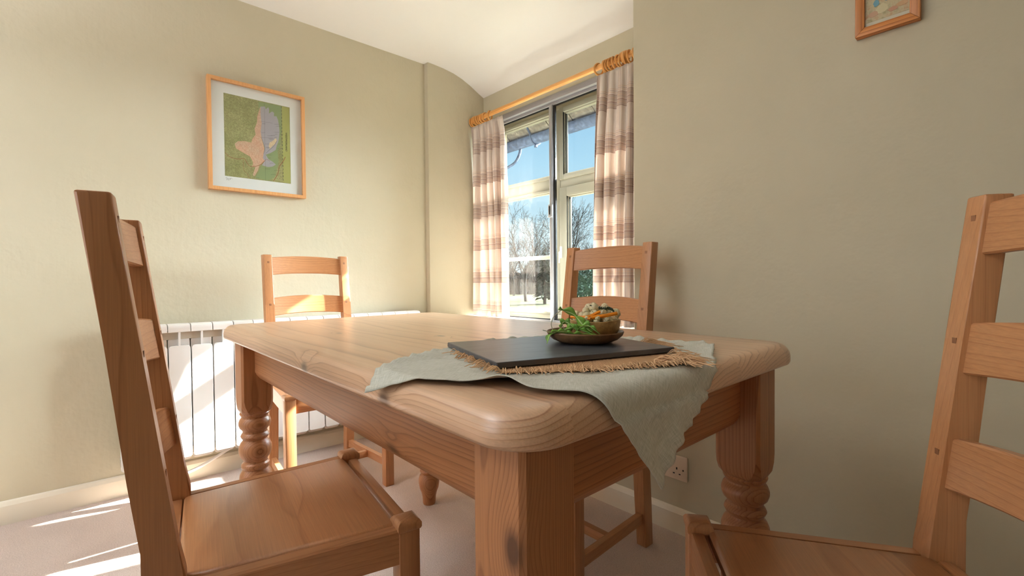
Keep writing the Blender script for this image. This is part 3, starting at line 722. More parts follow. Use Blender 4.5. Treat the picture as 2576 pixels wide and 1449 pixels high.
curtain('right cream and brown plaid curtain drawn back beside the wall corner', -1.475, -1.11, -1.520, -1.11, ZP-.048, .668, 7, 11, .026)

# ------------------------------------------------------------------ framed map on the left wall
pic = thing('framed_map', 'oak framed map print with white mount and bird outline on the left wall', 'picture', (XW, .6265, 1.602))
HWp, HHp, FWp, FD = .2165, .2635, .0155, .030
def pframe(parent, mat, hw, hh, fw, fd, name='frame', ax='X', sgn=1, bev=.0012):
    for (a0, a1, c0, c1) in ((-hw, -hw+fw, -hh, hh), (hw-fw, hw, -hh, hh), (-hw+fw, hw-fw, hh-fw, hh), (-hw+fw, hw-fw, -hh, -hh+fw)):
        pass
    b = BM(); o4 = [(-hw, -hh), (hw, -hh), (hw, hh), (-hw, hh)]; i4 = [(-hw+fw, -hh+fw), (hw-fw, -hh+fw), (hw-fw, hh-fw), (-hw+fw, hh-fw)]
    def P(p, d): return (sgn*d, p[0], p[1]) if ax == 'X' else (p[0], sgn*d, p[1])
    rings = [[P(q, d) for q in o4] if w0 == 0 else [P(q, d) for q in i4] for w0, d in ((0, 0), (0, fd), (1, fd), (1, .004))]
    R = loops(b, rings, cap=False)
    for i in range(4): face(b, (R[0][i], R[0][(i+1) % 4], R[3][(i+1) % 4], R[3][i]))
    return mesh_obj(name, b, mat, parent, smooth=False)
pframe(pic, OAKF, HWp, HHp, FWp, FD)
MOUNT = plain('mount_card', (238, 234, 230), .85, .1)
b = BM(); box(b, .008, .012, -HWp+FWp-.001, HWp-FWp+.001, -HHp+FWp-.001, HHp-FWp+.001); mesh_obj('mount', b, MOUNT, pic, smooth=False)
def map_mat(name, c0, c1, line, sc=60., lc=.5):
    n = NT(name, .7, .2); c = n.coord(); f = n.noise(c, sc, 6, .75); g2 = n.noise(c, sc*.22, 4, .6)
    col = n.ramp(g2, [(.3, lin(c0)), (.7, lin(c1))]); ln_ = n.math('ABSOLUTE', n.math('SUBTRACT', f, .5)); fac = n.ramp(ln_, [(0, (1,)*3), (.035, (0,)*3)])
    n.color(n.mix(n.math('MULTIPLY', fac, lc), col, lin(line))); return n.m
MGREEN = map_mat('map_land', (150, 148, 98), (176, 170, 120), (104, 94, 62), 75., .75); MPINK = map_mat('map_pink', (206, 176, 150), (218, 170, 142), (176, 112, 84), 90., .7); MLIL = plain('map_sea', (170, 160, 164), .7)
MSEA = plain('map_green_sea', (140, 152, 104), .7); MYEL = plain('map_margin', (170, 166, 96), .7); MRED = plain('map_road', (150, 84, 48), .7); MINK = plain('map_ink', (70, 66, 60), .7)
MCRE = map_mat('map_island', (214, 190, 156), (222, 198, 160), (180, 130, 90), 90., .6)
# zoomed print pixels -> millimetres on the sheet (sheet .294 x .392)
def mp(px, py):
    s = (px-33)/(1025-33) if px < 1100 else 1.
    s = (px-(33+(py-25)*.025))/(992.)
    top = 25+215*s; bot = 1275+115*s
    t = (py-top)/(bot-top); u = s + .10*s*(1-s)*0
    return (-.148+.295*u, .199-.392*t)
paper = BM(); box(paper, .0105, .0125, -.148, .147, -.193, .199); sheet = mesh_obj('map_sheet', paper, MGREEN, pic, smooth=False)
def flat(name, pts, mat, d):
    b = BM(); q = [mp(*p) for p in pts]; prism(b, q, 'X', .0122, .0126+d); return mesh_obj(name, b, mat, sheet, smooth=False)
flat('sea_area', [(540, 150), (900, 220), (905, 560), (880, 820), (840, 900), (860, 1050), (800, 1290), (700, 1340), (500, 1305), (540, 1230), (600, 1100), (560, 600)], MSEA, .0)
flat('margin', [(903, 222), (1022, 246), (1054, 1388), (935, 1365), (915, 900)], MYEL, .0001)
flat('bird_body', [(568, 225), (548, 290), (522, 380), (520, 460), (484, 560), (500, 650), (455, 710), (435, 770), (340, 748), (240, 752), (195, 790), (215, 860), (330, 930), (420, 980), (462, 1060), (462, 1110), (440, 1130), (500, 1140), (480, 1200), (462, 1262), (490, 1275), (540, 1190), (560, 1115), (600, 1085), (640, 1040), (625, 960), (635, 850), (590, 700), (575, 600), (590, 480), (572, 340)], MPINK, .0002)
flat('bird_wing', [(570, 225), (640, 225), (650, 265), (690, 235), (705, 270), (700, 330), (750, 298), (782, 320), (780, 370), (820, 370), (845, 430), (862, 520), (870, 600), (862, 700), (850, 760), (828, 810), (810, 880), (740, 920), (655, 950), (700, 1020), (770, 1060), (815, 1100), (760, 1130), (690, 1138), (600, 1110), (640, 1045), (612, 1000), (622, 940), (640, 850), (592, 700), (575, 600), (590, 480), (572, 340)], MLIL, .0003)
flat('island', [(810, 700), (830, 735), (795, 790), (750, 830), (715, 865), (700, 820), (715, 765), (760, 745)], MCRE, .0004)
def stroke(b, pts, w_, n_=4, d=.013):
    q = [Vector((d, *mp(*p))) for p in pts]; q = crom(q, n_) if n_ > 1 else q
    L = []; 
    for i, p in enumerate(q):
        t = (q[min(i+1, len(q)-1)]-q[max(i-1, 0)]).normalized(); s = Vector((0, -t.z, t.y))*w_/2; L.append((b.verts.new(p+s), b.verts.new(p-s)))
    for i in range(len(L)-1): face(b, (L[i][0], L[i+1][0], L[i+1][1], L[i][1]))
b = BM(); stroke(b, [(60, 925), (120, 985), (240, 1020), (330, 1010), (370, 1070), (430, 1130), (560, 1110), (640, 1045)], .0022); stroke(b, [(780, 1350), (850, 1230), (870, 1130), (930, 1050), (965, 985)], .0026)
stroke(b, [(320, 1020), (330, 1180), (380, 1240), (410, 1310)], .0012); stroke(b, [(640, 1045), (670, 1020), (720, 1050)], .0012); mesh_obj('road', b, MRED, sheet, smooth=False)
b = BM()
for i in range(22):
    y = 222+i*52; x = 895+i*1.9; stroke(b, [(x, y), (x+1.2, y+30)], .0020, 1)
stroke(b, [(628, 175), (655, 1330)], .0006, 1); stroke(b, [(580, 450), (760, 475)], .0006, 1); stroke(b, [(580, 690), (760, 700)], .0006, 1)
stroke(b, [(590, 700), (640, 850), (620, 940)], .0009); stroke(b, [(828, 740), (780, 820), (710, 880), (660, 930)], .0009)
rl = random.Random(3)
for (x, y) in ((600, 485), (590, 620), (790, 490), (815, 520), (790, 610), (800, 640), (680, 665), (740, 660), (790, 690), (700, 705), (715, 720), (650, 790), (660, 840), (670, 850), (690, 955), (700, 1000), (720, 1080), (650, 1165), (790, 1190), (510, 1300), (840, 860), (880, 640), (860, 790), (740, 1250)):
    xx_ = x
    for k_ in range(rl.randint(3, 6)): stroke(b, [(xx_, y+rl.uniform(-3, 3)), (xx_+8, y+rl.uniform(-3, 3))], .0013, 1); xx_ += 13
mesh_obj('lettering', b, MINK, sheet, smooth=False)
def text(body, size, mat, parent, M_, name='lettering', sp=1.):
    cu = bpy.data.curves.new('t', 'FONT'); cu.body = body; cu.size = size; cu.align_x = 'CENTER'; cu.align_y = 'CENTER'; cu.space_character = sp; cu.extrude = .0001
    tmp = bpy.data.objects.new('t', cu); COL.objects.link(tmp); dg = bpy.context.evaluated_depsgraph_get(); me = bpy.data.meshes.new_from_object(tmp.evaluated_get(dg))
    bpy.data.objects.remove(tmp); me.materials.clear(); me.materials.append(mat); me.transform(M_); o = bpy.data.objects.new(name, me); COL.objects.link(o); o.parent = parent; return o
ty, tz = mp(978, 760)
# reads downwards
text('WESTMORLAND', .0125, MINK, sheet, Matrix.Translation((.0131, ty, tz)) @ Matrix(((0, 0, 1, 0), (0, 1, 0, 0), (-1, 0, 0, 0), (0, 0, 0, 1))), 'lettering', 1.05)
b = BM(); stroke(b, [(85, 1318), (75, 1300), (95, 1305), (88, 1340), (108, 1312), (115, 1345), (122, 1320), (140, 1310), (135, 1335), (150, 1312), (172, 1326)], .0007, 5, .0125); mesh_obj('signature', b, MINK, pic, smooth=False)
b = BM(); box(b, .0185, .0200, -HWp+FWp, HWp-FWp, -HHp+FWp, HHp-FWp); mesh_obj('glazing', b, GLASS, pic, smooth=False)

# ------------------------------------------------------------------ small framed print on the right wall
p2 = thing('framed_print', 'small pine framed watercolour high on the right wall', 'picture', (-.2545, YC, 1.632), 0)
hw, hh, fw, fd = .0655, .098, .020, .022
b = BM()
for (poly, nm) in (([(-hw, -hh), (hw, -hh), (hw-fw, -hh+fw), (-hw+fw, -hh+fw)], 0), ([(hw, -hh), (hw, hh), (hw-fw, hh-fw), (hw-fw, -hh+fw)], 1), ([(hw, hh), (-hw, hh), (-hw+fw, hh-fw), (hw-fw, hh-fw)], 0), ([(-hw, hh), (-hw, -hh), (-hw+fw, -hh+fw), (-hw+fw, hh-fw)], 1)):
    b2 = BM(); prism(b2, poly, 'Y', -fd, 0, .0012, seg=2); mesh_obj('frame_bar', b2, PINEF if nm == 0 else wood('pine_picture_frame_upright', lin((206, 134, 70)), lin((194, 118, 56)), lin((150, 84, 36)), 'Z', None, 120., .4, spread=.15, coat=.15), p2)
b.free()
b = BM(); box(b, -hw+fw-.001, hw-fw+.001, -.012, -.008, -hh+fw-.001, hh-fw+.001); mesh_obj('mount', b, plain('cream_paper', (228, 216, 196), .85, .1), p2, smooth=False)
n = NT('watercolour_wash', .8, .1); c = n.coord(); f = n.noise(c, 45., 4, .6, color=True); f1 = n.noise(c, 70., 4, .6); col = n.ramp(f1, [(.3, lin((178, 160, 120))), (.5, lin((216, 198, 162))), (.7, lin((206, 156, 120)))])
n.color(col)
b = BM(); box(b, -hw+fw, hw-fw, -.0128, -.012, -hh+fw+.012, hh-fw); art = mesh_obj('painting', b, n.m, p2, smooth=False)
for kk, (cx, cz, rx, rz2, colr, nm) in enumerate(((-.028, -.048, .011, .007, (214, 168, 140), 'paint_patch'), (-.010, -.040, .012, .012, (226, 208, 170), 'paint_patch'), (.012, -.050, .010, .0055, (212, 158, 130), 'paint_patch'), (.030, -.044, .012, .006, (214, 170, 132), 'paint_patch'), (-.022, -.022, .006, .009, (126, 172, 190), 'paint_patch'), (.0, -.018, .005, .006, (118, 168, 184), 'paint_patch'), (.010, -.014, .007, .004, (212, 140, 136), 'paint_patch'))):
    b = BM(); prism(b, [(cx+rx*math.cos(2*PI*j/14)*(1+.15*math.sin(3*j)), cz+rz2*math.sin(2*PI*j/14)*(1+.12*math.cos(2*j))) for j in range(14)], 'Y', -.0132-kk*.0001, -.0127); mesh_obj(nm, b, plain('wash_%d_%d' % (colr[0], colr[1]), colr, .8, .1), art, smooth=False)
b = BM(); box(b, -hw+fw, hw-fw, -.0165, -.0155, -hh+fw, hh-fw); mesh_obj('glazing', b, GLASS, p2, smooth=False)

# ------------------------------------------------------------------ things on the table
XE = TX1+OV; YE = TY0-OV    # tabletop edges
def linen():
    n = NT('linen', .92, .1); uv = n.sep(n.coord('UV')); u, v = uv[0], uv[1]
    a = n.noise(n.comb(n.math('MULTIPLY', u, 900.), n.math('MULTIPLY', v, 60.), 0.), 1., 2); c_ = n.noise(n.comb(n.math('MULTIPLY', u, 60.), n.math('MULTIPLY', v, 900.), 3.), 1., 2)
    f = n.math('MULTIPLY', n.math('ADD', a, c_), .5); n.color(n.ramp(f, [(.36, lin((180, 180, 164))), (.5, lin((198, 197, 183))), (.64, lin((213, 211, 200)))]))
    n.bump(f, .35, .0008); n.b.inputs['Sheen Weight'].default_value = .2; return n.m
LINEN = linen()
def polyline_at(pts, n_):
    L = [0]
    for i in range(1, len(pts)): L.append(L[-1]+(Vector(pts[i])-Vector(pts[i-1])).length)
    out = []
    for k_ in range(n_+1):
        t = L[-1]*k_/n_; i = 1
        while i < len(L)-1 and L[i] < t: i += 1
        f = (t-L[i-1])/max(1e-9, L[i]-L[i-1]); out.append(Vector(pts[i-1]).lerp(Vector(pts[i]), f))
    return out
NN = 110
A_, B_, C_, D_ = (-.607, .262), (-.738, .600), (-.402, .868), (-.203, .512)
def crv(pts): return [tuple(q) for q in crom([(p[0], p[1], 0) for p in pts], 10)]
eAB = polyline_at(crv([A_, (-.640, .320), (-.672, .388), (-.707, .471), (-.722, .540), B_]), NN)
eBC = polyline_at(crv([B_, (-.724, .680), (-.690, .745), (-.600, .800), (-.480, .858), C_]), NN)
eAD = polyline_at(crv([A_, (-.555, .292), (-.500, .320), (-.437, .362), (-.380, .375), (-.320, .418), (-.262, .464), D_]), NN)
eDC = polyline_at(crv([D_, (-.250, .560), (-.300, .655), (-.345, .745), (-.375, .815), C_]), NN)
from mathutils import noise as mn
def drape(x, y, z):
    """unfolded table-plane point -> point lying on the tabletop or hanging over its edges"""
    r = .020; xs = XE-r
    if x > xs:
        s_ = x-xs; arc = r*PI/2
        if s_ < arc: a = s_/r; return Vector((xs+(r+z)*math.sin(a), y, TT-r+(r+z)*math.cos(a)))
        d = s_-arc; return Vector((XE+z+d*.06, y, TT-r-d))
    ys = YE+.012
    if y < ys:
        d = ys-y; return Vector((x, y+d*.25, TT+z-d*.65))
    return Vector((x, y, TT+z))
b = BM(); uvl = b.loops.layers.uv.new('UVMap'); G = []; UV = {}
for i in range(NN+1):
    row = []; u = i/NN
    for j in range(NN+1):
        v = j/NN      # u: A->D / B->C ; v: A->B / D->C
        p = (1-v)*eAD[i]+v*eBC[i] + (1-u)*eAB[j]+u*eDC[j] - ((1-u)*(1-v)*Vector((*A_, 0))+u*(1-v)*Vector((*D_, 0))+(1-u)*v*Vector((*B_, 0))+u*v*Vector((*C_, 0)))
        # flat under the slate and mat, wrinkled towards the hems
        eb = min(u, 1-u, v, 1-v); cx, cy = p.x+.55, p.y-.60
        under = max(0, 1-((p.x+.56)**2+(p.y-.58)**2)/.030)
        wr = (mn.noise(Vector((p.x*14, p.y*14, 1.3)))*.5+.5)*.0075 + (mn.noise(Vector((p.x*45, p.y*45, 4.)))*.5+.5)*.0018
        hem = 0.
        if v > .9 or u < .12:
            s_ = (u if v > .9 else v)*NN; k_ = max((v-.9)/.1 if v > .9 else 0, (.12-u)/.12 if u < .12 else 0)
            hem = (.0045+.0035*mn.noise(Vector((s_*.28, 0, 0)))*2)*k_*(1 if p.x < XE-.03 else .3)
        if u > .93 and v < .95: hem += .002*(math.sin(j*.8)+1)*(u-.93)/.07
        z = .0016+(wr+hem)*(1-under)
        # a fold standing up along the front edge
        fx = (p.x+.425)/.03; z += .010*math.exp(-fx*fx)*max(0, 1-v*9)
        x_, y_ = p.x, p.y
        if v > .9: k2 = (v-.9)/.1; x_ += .004*mn.noise(Vector((i*.33, 2, 0)))*k2; y_ += .004*mn.noise(Vector((i*.31, 7, 0)))*k2
        if u > .95: x_ += .003*mn.noise(Vector((j*.35, 5, 0)))*(u-.95)/.05
        q = drape(x_, y_, z)
        if q.z < TT-.03: q.x += .006+.007*mn.noise(Vector((y_*26, q.z*9, 3.)))*min(1, (TT-.03-q.z)/.04)+.0025*mn.noise(Vector((y_*90, q.z*40, 3.)))
        vt = b.verts.new(q); UV[vt] = (u*.5, v*.4); row.append(vt)
    G.append(row)
for i in range(NN):
    for j in range(NN):
        f = face(b, (G[i][j], G[i+1][j], G[i+1][j+1], G[i][j+1]))
        if f:
            for l_ in f.loops: l_[uvl].uv = UV[l_.vert]
            if f.calc_center_median().z > 9: pass
bmesh.ops.recalc_face_normals(b, faces=b.faces)
me = bpy.data.meshes.new('table_cloth'); b.to_mesh(me); b.free(); me.materials.append(LINEN); me.polygons.foreach_set('use_smooth', [True]*len(me.polygons))
cloth = bpy.data.objects.new('table_cloth', me); COL.objects.link(cloth); md = cloth.modifiers.new('thickness', 'SOLIDIFY'); md.thickness = .0012; md.offset = 0
tag(cloth, 'crumpled grey-green linen cloth with a corner hanging over the table edge', 'cloth')

# hessian mat
def hessian():
    n = NT('hessian_weave', .95, .1); c = n.sep(n.coord('UV')); f = 620.*1.6
    a = n.math('SINE', n.math('MULTIPLY', c[0], f*2)); b_ = n.math('SINE', n.math('MULTIPLY', c[1], f*2)); h = n.math('ADD', n.math('MULTIPLY', n.math('MULTIPLY', a, b_), .5), .5)
    n.color(n.ramp(h, [(.1, lin((156, 112, 76))), (.6, lin((204, 162, 122))), (1, lin((220, 182, 144)))])); n.bump(h, .8, .001); return n.m
HESS = hessian(); STRAND = plain('hessian_strand', (216, 176, 136), .9, .1)
hm = thing('hessian_mat', 'orange-tan woven hessian mat with frayed edges under the slate board', 'mat', (-.52, .60, TT+.0082))
H4 = [(-.625, .430), (-.478, .412), (-.318, .625), (-.548, .815)]
H4 = [(-.640, .452), (-.468, .402), (-.338, .640), (-.515, .800)]
ed = []
P4 = [Vector((p[0]+.52, p[1]-.60, 0)) for p in H4]
b = BM(); uvl = b.loops.layers.uv.new('UVMap'); nn = 40; G = []; UV = {}
def hz(p): return .0008+.0022*(mn.noise(Vector((p.x*22, p.y*22, 7.)))*.5+.5)*(0 if (abs(p.x+.02) < .0 ) else 1)
def hp(u, v):
    bow = Vector((.014*math.sin(PI*v), -.006*math.sin(PI*v), 0))*u
    return (P4[0]*(1-u)*(1-v)+P4[1]*u*(1-v)+P4[2]*u*v+P4[3]*(1-u)*v)+bow
for i in range(nn+1):
    row = []
    for j in range(nn+1):
        u, v = i/nn, j/nn; p = hp(u, v); inside = min(u, 1-u, v, 1-v)
        vt = b.verts.new((p.x, p.y, .0008)); UV[vt] = (p.x*1.0, p.y*1.0); row.append(vt)
    G.append(row)
for i in range(nn):
    for j in range(nn):
        f = face(b, (G[i][j], G[i+1][j], G[i+1][j+1], G[i][j+1]))
        for l_ in f.loops: l_[uvl].uv = UV[l_.vert]
me = bpy.data.meshes.new('weave'); b.to_mesh(me); b.free(); me.materials.append(HESS); o = bpy.data.objects.new('weave', me); COL.objects.link(o); o.parent = hm
md = o.modifiers.new('thickness', 'SOLIDIFY'); md.thickness = .0012; md.offset = 0
b = BM(); rf = random.Random(12)
def fringe(u0, v0, u1, v1, out, n_, Lr):
    for k_ in range(n_):
        t = rf.random(); p = hp(u0+(u1-u0)*t, v0+(v1-v0)*t); p.z = .001
        d = (Vector(out).normalized()+Vector((rf.uniform(-.5, .5), rf.uniform(-.5, .5), 0))).normalized(); L = rf.uniform(*Lr); lift = rf.uniform(.0, .009)
        c1 = Vector((rf.uniform(-.3, .3), rf.uniform(-.3, .3), 0))*L
        pts = crom([p, p+d*L*.35+Vector((0, 0, lift)), p+d*L*.7+c1*.5+Vector((0, 0, lift*.7)), p+d*L+c1+Vector((0, 0, rf.uniform(-.001, .003)))], 3)
        tube(b, pts, [.00065]*(len(pts)-1)+[.0003], 5)
fringe(1, 0, 1, 1, (.85, -.45, 0), 150, (.007, .018)); fringe(0, 1, 1, 1, (.8, .65, 0), 120, (.02, .045)); fringe(0, 0, 1, 0, (-.3, -1, 0), 70, (.008, .024)); fringe(.8, .85, 1, 1, (1, .1, 0), 70, (.02, .05))
mesh_obj('fringe', b, STRAND, hm)['kind'] = 'stuff'

# slate board
def slate_mat():
    n = NT('slate', .34, .6); c = n.coord(); s = n.sep(c); f = n.noise(n.comb(n.math('MULTIPLY', s[0], 90.), n.math('MULTIPLY', s[1], 14.), 0.), 1., 4)
    n.color(n.ramp(f, [(.3, lin((54, 57, 62))), (.7, lin((84, 87, 92)))])); n.bump(n.noise(c, 60., 5), .25, .001); return n.m
SLT = .0082; sz = TT+.0112
sa = math.atan2(.409-.480, -.489+.713)
b = BM(); box(b, 0, .235, 0, .315, 0, SLT, .0009, 1)
rs = random.Random(2)
for v_ in b.verts: v_.co.x += rs.uniform(-.0005, .0005); v_.co.y += rs.uniform(-.0005, .0005)
sl_ = mesh_obj('slate_board', b, slate_mat(), loc=(-.713, .480, sz), smooth=False); sl_.rotation_euler.z = sa
sl_.location = (-.7115, .4795, sz)
tag(sl_, 'rectangular dark slate serving board on the hessian mat', 'serving board')
# plate and bowl
PXc, PYc, PZ = -.538, .658, sz+SLT+.0003
BRN = leaf_m('dark_turned_wood', (92, 66, 44), (134, 100, 66), 30.); BRN.node_tree.nodes['Principled BSDF'].inputs['Roughness'].default_value = .4
b = BM(); lathe(b, [(.034, 0), (.046, .001), (.058, .006), (.066, .013), (.0685, .0185), (.0678, .0205), (.0655, .0195), (.060, .012), (.050, .0065), (.030, .005)], seg=64)
for v_ in b.verts: a = math.atan2(v_.co.y, v_.co.x); k_ = 1+.008*math.sin(a*3+1); v_.co.x *= k_; v_.co.y *= k_
tag(mesh_obj('small_plate', b, BRN, loc=(PXc, PYc, PZ)), 'dark brown turned wooden plate on the slate, under the bowl', 'plate')
n = NT('brass_wood_bowl', .38, .5); f = n.noise(n.coord(), 60., 5, .65); n.color(n.ramp(f, [(.3, lin((128, 100, 60))), (.55, lin((182, 148, 94))), (.75, lin((206, 174, 116)))])); n.b.inputs['Metallic'].default_value = .35; n.bump(f, .3, .001)
BX, BY, BZ = PXc+.012, PYc+.014, PZ+.0055
b = BM(); lathe(b, [(.020, 0), (.029, .001), (.037, .007), (.0425, .017), (.0445, .0275), (.0450, .0335), (.0440, .0345), (.0428, .0335), (.041, .026), (.036, .014), (.024, .006), (.010, .004)], seg=64)
for v_ in b.verts: v_.co.z += .0012*math.sin(math.atan2(v_.co.y, v_.co.x)*2+.6)*(v_.co.z/.034)
tag(mesh_obj('serving_bowl', b, n.m, loc=(BX, BY, BZ)), 'small bronze-brown bowl heaped with pale marinated balls on the plate', 'bowl')
# food
n = NT('marinated_ball', .38, .5); c = n.coord(); info = n.n('ShaderNodeObjectInfo'); vv = n.n('ShaderNodeVectorMath', operation='ADD'); n.link(c, vv.inputs[0]); n.link(n.math('MULTIPLY', info.outputs['Random'], 31.), vv.inputs[1])
f = n.noise(vv.outputs[0], 3.4, 3, .6); f2 = n.noise(vv.outputs[0], 1.2, 3)
base = n.ramp(f2, [(.3, lin((206, 186, 138))), (.7, lin((232, 222, 188)))]); n.color(n.mix(n.ramp(f, [(.60, (0,)*3), (.64, (1,)*3)]), base, lin((44, 44, 22)))); n.b.inputs['Subsurface Weight'].default_value = .1; n.b.inputs['Subsurface Scale'].default_value = .004
BALLM = n.m
def ball_mesh(seed):
    b = BM(); bmesh.ops.create_icosphere(b, subdivisions=4, radius=1.)
    for v_ in b.verts:
        p = v_.co.normalized(); r_ = 1+.10*mn.noise(p*1.7+Vector((seed, 0, 0)))+.04*mn.noise(p*5+Vector((seed, 3, 0)))
        dz = max(0, p.z-.75); r_ -= dz*.9
        v_.co = p*r_
    return b
bproto = [mesh_obj('marinated_mushroom', ball_mesh(s__), BALLM) for s__ in (1., 5., 9.)]
balls = []; rb = random.Random(14)
def add_ball(x, y, z, r, lab=None):
    balls.append((x, y, z, r, lab))
for ring, nb, rz0, rr0, zz in ((.034, 16, 0., .0062, .0345), (.024, 11, .3, .0068, .0400), (.013, 6, .1, .0074, .0455), (.036, 13, .2, .0050, .0385)):
    for i in range(nb):
        a = rz0+2*PI*i/nb+rb.uniform(-.1, .1); add_ball(BX+ring*math.cos(a), BY+ring*math.sin(a), BZ+zz+rb.uniform(-.0015, .002), rr0*rb.uniform(.85, 1.2))
VR = Vector((math.cos(YAW), math.sin(YAW), 0)); VF = Vector((-math.sin(YAW), math.cos(YAW), 0))
def bp(u, w_, z): q = Vector((BX, BY, BZ))+VR*u+VF*w_; return q.x, q.y, q.z+z
for (u, w_, z, r, lab) in ((-.002, -.004, .0560, .0098, 'large pale mushroom flecked with herbs on top of the bowl'), (-.010, .004, .0555, .0078, None), (-.016, .0, .0490, .0075, None), (.019, .002, .0560, .0078, 'pale mushroom on top at the right of the largest one'),
                         (.036, -.002, .0450, .0092, 'large pale mushroom at the right rim of the bowl'), (-.034, .0, .0445, .0075, 'pale mushroom at the left rim of the bowl'), (-.010, -.026, .0390, .0076, 'pale mushroom in front of the carrot sticks'), (.010, .003, .0505, .0070, None), (.026, .002, .0470, .0070, None), (-.024, -.006, .0430, .0065, None), (.0, .01, .0500, .008, None), (.012, -.012, .0475, .006, None)):
    add_ball(*bp(u, w_, z), r, lab)
for i, (x, y, z, r, lab) in enumerate(balls):
    o = bproto[i % 3]
    if i >= 3: o = o.copy(); COL.objects.link(o)
    o.location = (x, y, z); o.scale = (r, r, r*.93); o.rotation_euler = (rb.uniform(-1, 1), rb.uniform(-1, 1), rb.uniform(0, 6))
    tag(o, lab or 'small pale herb-flecked mushroom in the heap in the bowl', 'mushroom', 'marinated mushrooms in the bowl')
CAR = plain('carrot', (240, 142, 22), .4, .5, bump=(90., .2, .001)); CAR.node_tree.nodes['Principled BSDF'].inputs['Subsurface Weight'].default_value = .08
for (p0, p1, p2_, r, lab) in (((-.013, -.034, .0405), (.010, -.034, .0435), (.033, -.026, .0470), .0034, 'orange carrot stick lying across the front of the bowl'), ((-.041, -.018, .0405), (-.018, -.030, .0415), (.004, -.024, .0500), .0031, 'orange carrot stick rising from the left rim of the bowl'),
                             ((-.044, -.008, .040), (-.030, -.026, .0395), (-.014, -.036, .0385), .0027, 'thin orange carrot stick at the left of the bowl front')):
    b = BM(); pts = crom([bp(*p0), bp(*p1), bp(*p2_)], 5); tube(b, pts, r, 6); tag(mesh_obj('carrot_stick', b, CAR, angle=50), lab, 'carrot', 'carrot sticks in the bowl')
HERB = plain('dark_herb', (40, 56, 28), .5); b = BM(); rh = random.Random(6)
pts = crom([bp(.004, -.012, .056), bp(.014, -.012, .0535), bp(.022, -.010, .0560), bp(.029, -.014, .0530), bp(.031, -.018, .0470)], 6)
for i in range(len(pts)-1):
    p, q = pts[i], pts[i+1]; s = Vector((0, 0, 1))*rh.uniform(.0010, .0022)+VF*rh.uniform(-.001, .001)
    face(b, (b.verts.new(p-s), b.verts.new(q-s), b.verts.new(q+s), b.verts.new(p+s)))
    if i % 2 == 0:
        d = (q-p).normalized(); t = d*.003+Vector((0, 0, rh.choice((-1, 1))*.004)); tube(b, [p, p+t*.6, p+t+VF*-.001], [.0009, .0010, .0003], 4)
for k_ in range(7):
    p = Vector(bp(rh.uniform(-.014, .0), -.011, rh.uniform(.052, .064))); tube(b, [p, p+VR*.002+Vector((0, 0, .0015)), p+VR*.0035], .0006, 4)
tag(mesh_obj('herb_sprig', b, HERB), 'wilted dark green herb sprig draped over the food in the bowl', 'herb')
# rocket leaves
n = NT('rocket_leaf', .45, .4); uv = n.sep(n.coord('UV')); mid = n.math('ABSOLUTE', n.math('SUBTRACT', uv[1], .5)); f = n.noise(n.coord(), 90., 3)
n.color(n.mix(n.ramp(mid, [(.03, (1,)*3), (.09, (0,)*3)]), n.ramp(f, [(.3, lin((74, 122, 36))), (.7, lin((134, 178, 66)))]), lin((196, 214, 150))))
n.b.inputs['Subsurface Weight'].default_value = .05; ROCKET = n.m
def leaf(path, wmax, roll, lab, seed, stem=.3):
    rl_ = random.Random(seed); b = BM(); uvl = b.loops.layers.uv.new('UVMap'); P = crom(path, 16); N_ = len(P); rows = []
    for i, p in enumerate(P):
        t = i/(N_-1); d = (P[min(i+1, N_-1)]-P[max(i-1, 0)]).normalized(); s = d.cross(Vector((0, 0, 1)))
        s = (s.normalized() if s.length > 1e-4 else Vector((1, 0, 0))); s = Matrix.Rotation(roll+.5*math.sin(t*4+seed), 3, d) @ s; nrm = s.cross(d)
        if t < stem: w_ = .0007
        else: q = (t-stem)/(1-stem); w_ = wmax*1.05*math.sin(PI*min(1, q*.93+.05))**.6*(.22+.78*abs(math.cos(q*3.5*PI+.3*seed))**1.6)+.0004
        rows.append((p+s*w_+nrm*w_*.35, p+s*w_*.5, p, p-s*w_*.5, p-s*w_+nrm*w_*.35))
    V = [[b.verts.new(q) for q in r] for r in rows]
    for i in range(N_-1):
        for j in range(4):
            f = face(b, (V[i][j], V[i+1][j], V[i+1][j+1], V[i][j+1]))
            for l_, (a_, c__) in zip(f.loops, ((i, j), (i+1, j), (i+1, j+1), (i, j+1))): l_[uvl].uv = (a_/N_, c__/4)
    me = bpy.data.meshes.new('rocket_leaf'); b.to_mesh(me); b.free(); me.materials.append(ROCKET); me.polygons.foreach_set('use_smooth', [True]*len(me.polygons))
    o = bpy.data.objects.new('rocket_leaf', me); COL.objects.link(o); md = o.modifiers.new('thickness', 'SOLIDIFY'); md.thickness = .0003; tag(o, lab, 'salad leaf', 'rocket leaves on the plate')
def pp(u, w_, z): q = Vector((PXc, PYc, PZ))+VR*u+VF*w_; return Vector((q.x, q.y, q.z+z))
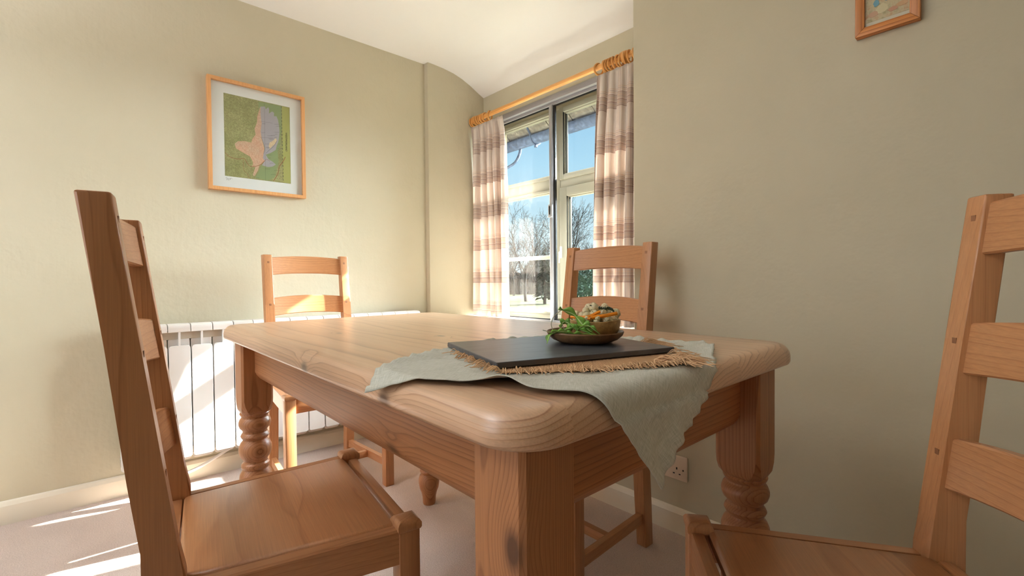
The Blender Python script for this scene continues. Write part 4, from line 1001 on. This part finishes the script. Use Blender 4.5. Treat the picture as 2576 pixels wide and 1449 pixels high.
leaf([pp(.012, -.052, .017), pp(-.008, -.046, .032), pp(-.025, -.040, .052), pp(-.046, -.036, .060), pp(-.052, -.036, .061)], .0095, .9, 'rocket leaf standing up against the left side of the bowl', 1, .1)
leaf([pp(-.010, -.050, .017), pp(-.030, -.042, .020), pp(-.050, -.034, .022), pp(-.066, -.034, .016), pp(-.071, -.036, .002)], .0080, .3, 'rocket leaf drooping over the left rim of the plate', 2, .15)
leaf([pp(.004, -.058, .020), pp(-.012, -.052, .026), pp(-.028, -.044, .030), pp(-.040, -.034, .026)], .0085, 1.1, 'broad pale-veined rocket leaf curling in front of the bowl', 3, .1)
leaf([pp(.016, -.060, .020), pp(.004, -.054, .030), pp(-.004, -.050, .034), pp(-.018, -.050, .030), pp(-.022, -.052, .022)], .0075, 1.3, 'curled rocket leaf lying at the foot of the bowl', 4, .05)
leaf([pp(.010, -.062, .020), pp(-.010, -.056, .020), pp(-.030, -.050, .020), pp(-.052, -.042, .022)], .0070, .2, 'flat rocket leaf along the front rim of the plate', 5, .1)
leaf([pp(-.016, -.030, .020), pp(-.030, -.026, .034), pp(-.040, -.020, .038), pp(-.046, -.014, .028)], .0075, .7, 'dark rocket leaf behind the others at the plate left', 6, .1)
leaf([pp(-.024, -.046, .018), pp(-.042, -.050, .024), pp(-.058, -.044, .023), pp(-.066, -.030, .020)], .0060, .5, 'narrow rocket leaf near the left rim of the plate', 7, .1)
STEM = plain('dry_stem', (150, 146, 116), .6)
for pts, lab in (([pp(-.058, -.020, .018), pp(-.062, -.018, .034), pp(-.056, -.014, .048), pp(-.040, -.010, .060)], 'long thin curved stem rising left of the bowl'), ([pp(-.038, -.020, .022), pp(-.044, -.016, .036), pp(-.049, -.016, .044)], 'short thin stem among the rocket leaves'), ([pp(-.050, -.036, .020), pp(-.066, -.034, .022), pp(-.078, -.032, .025)], 'thin stem poking past the left rim of the plate')):
    b = BM(); tube(b, crom(pts, 5), .0007, 6); tag(mesh_obj('leaf_stem', b, STEM), lab, 'stem')
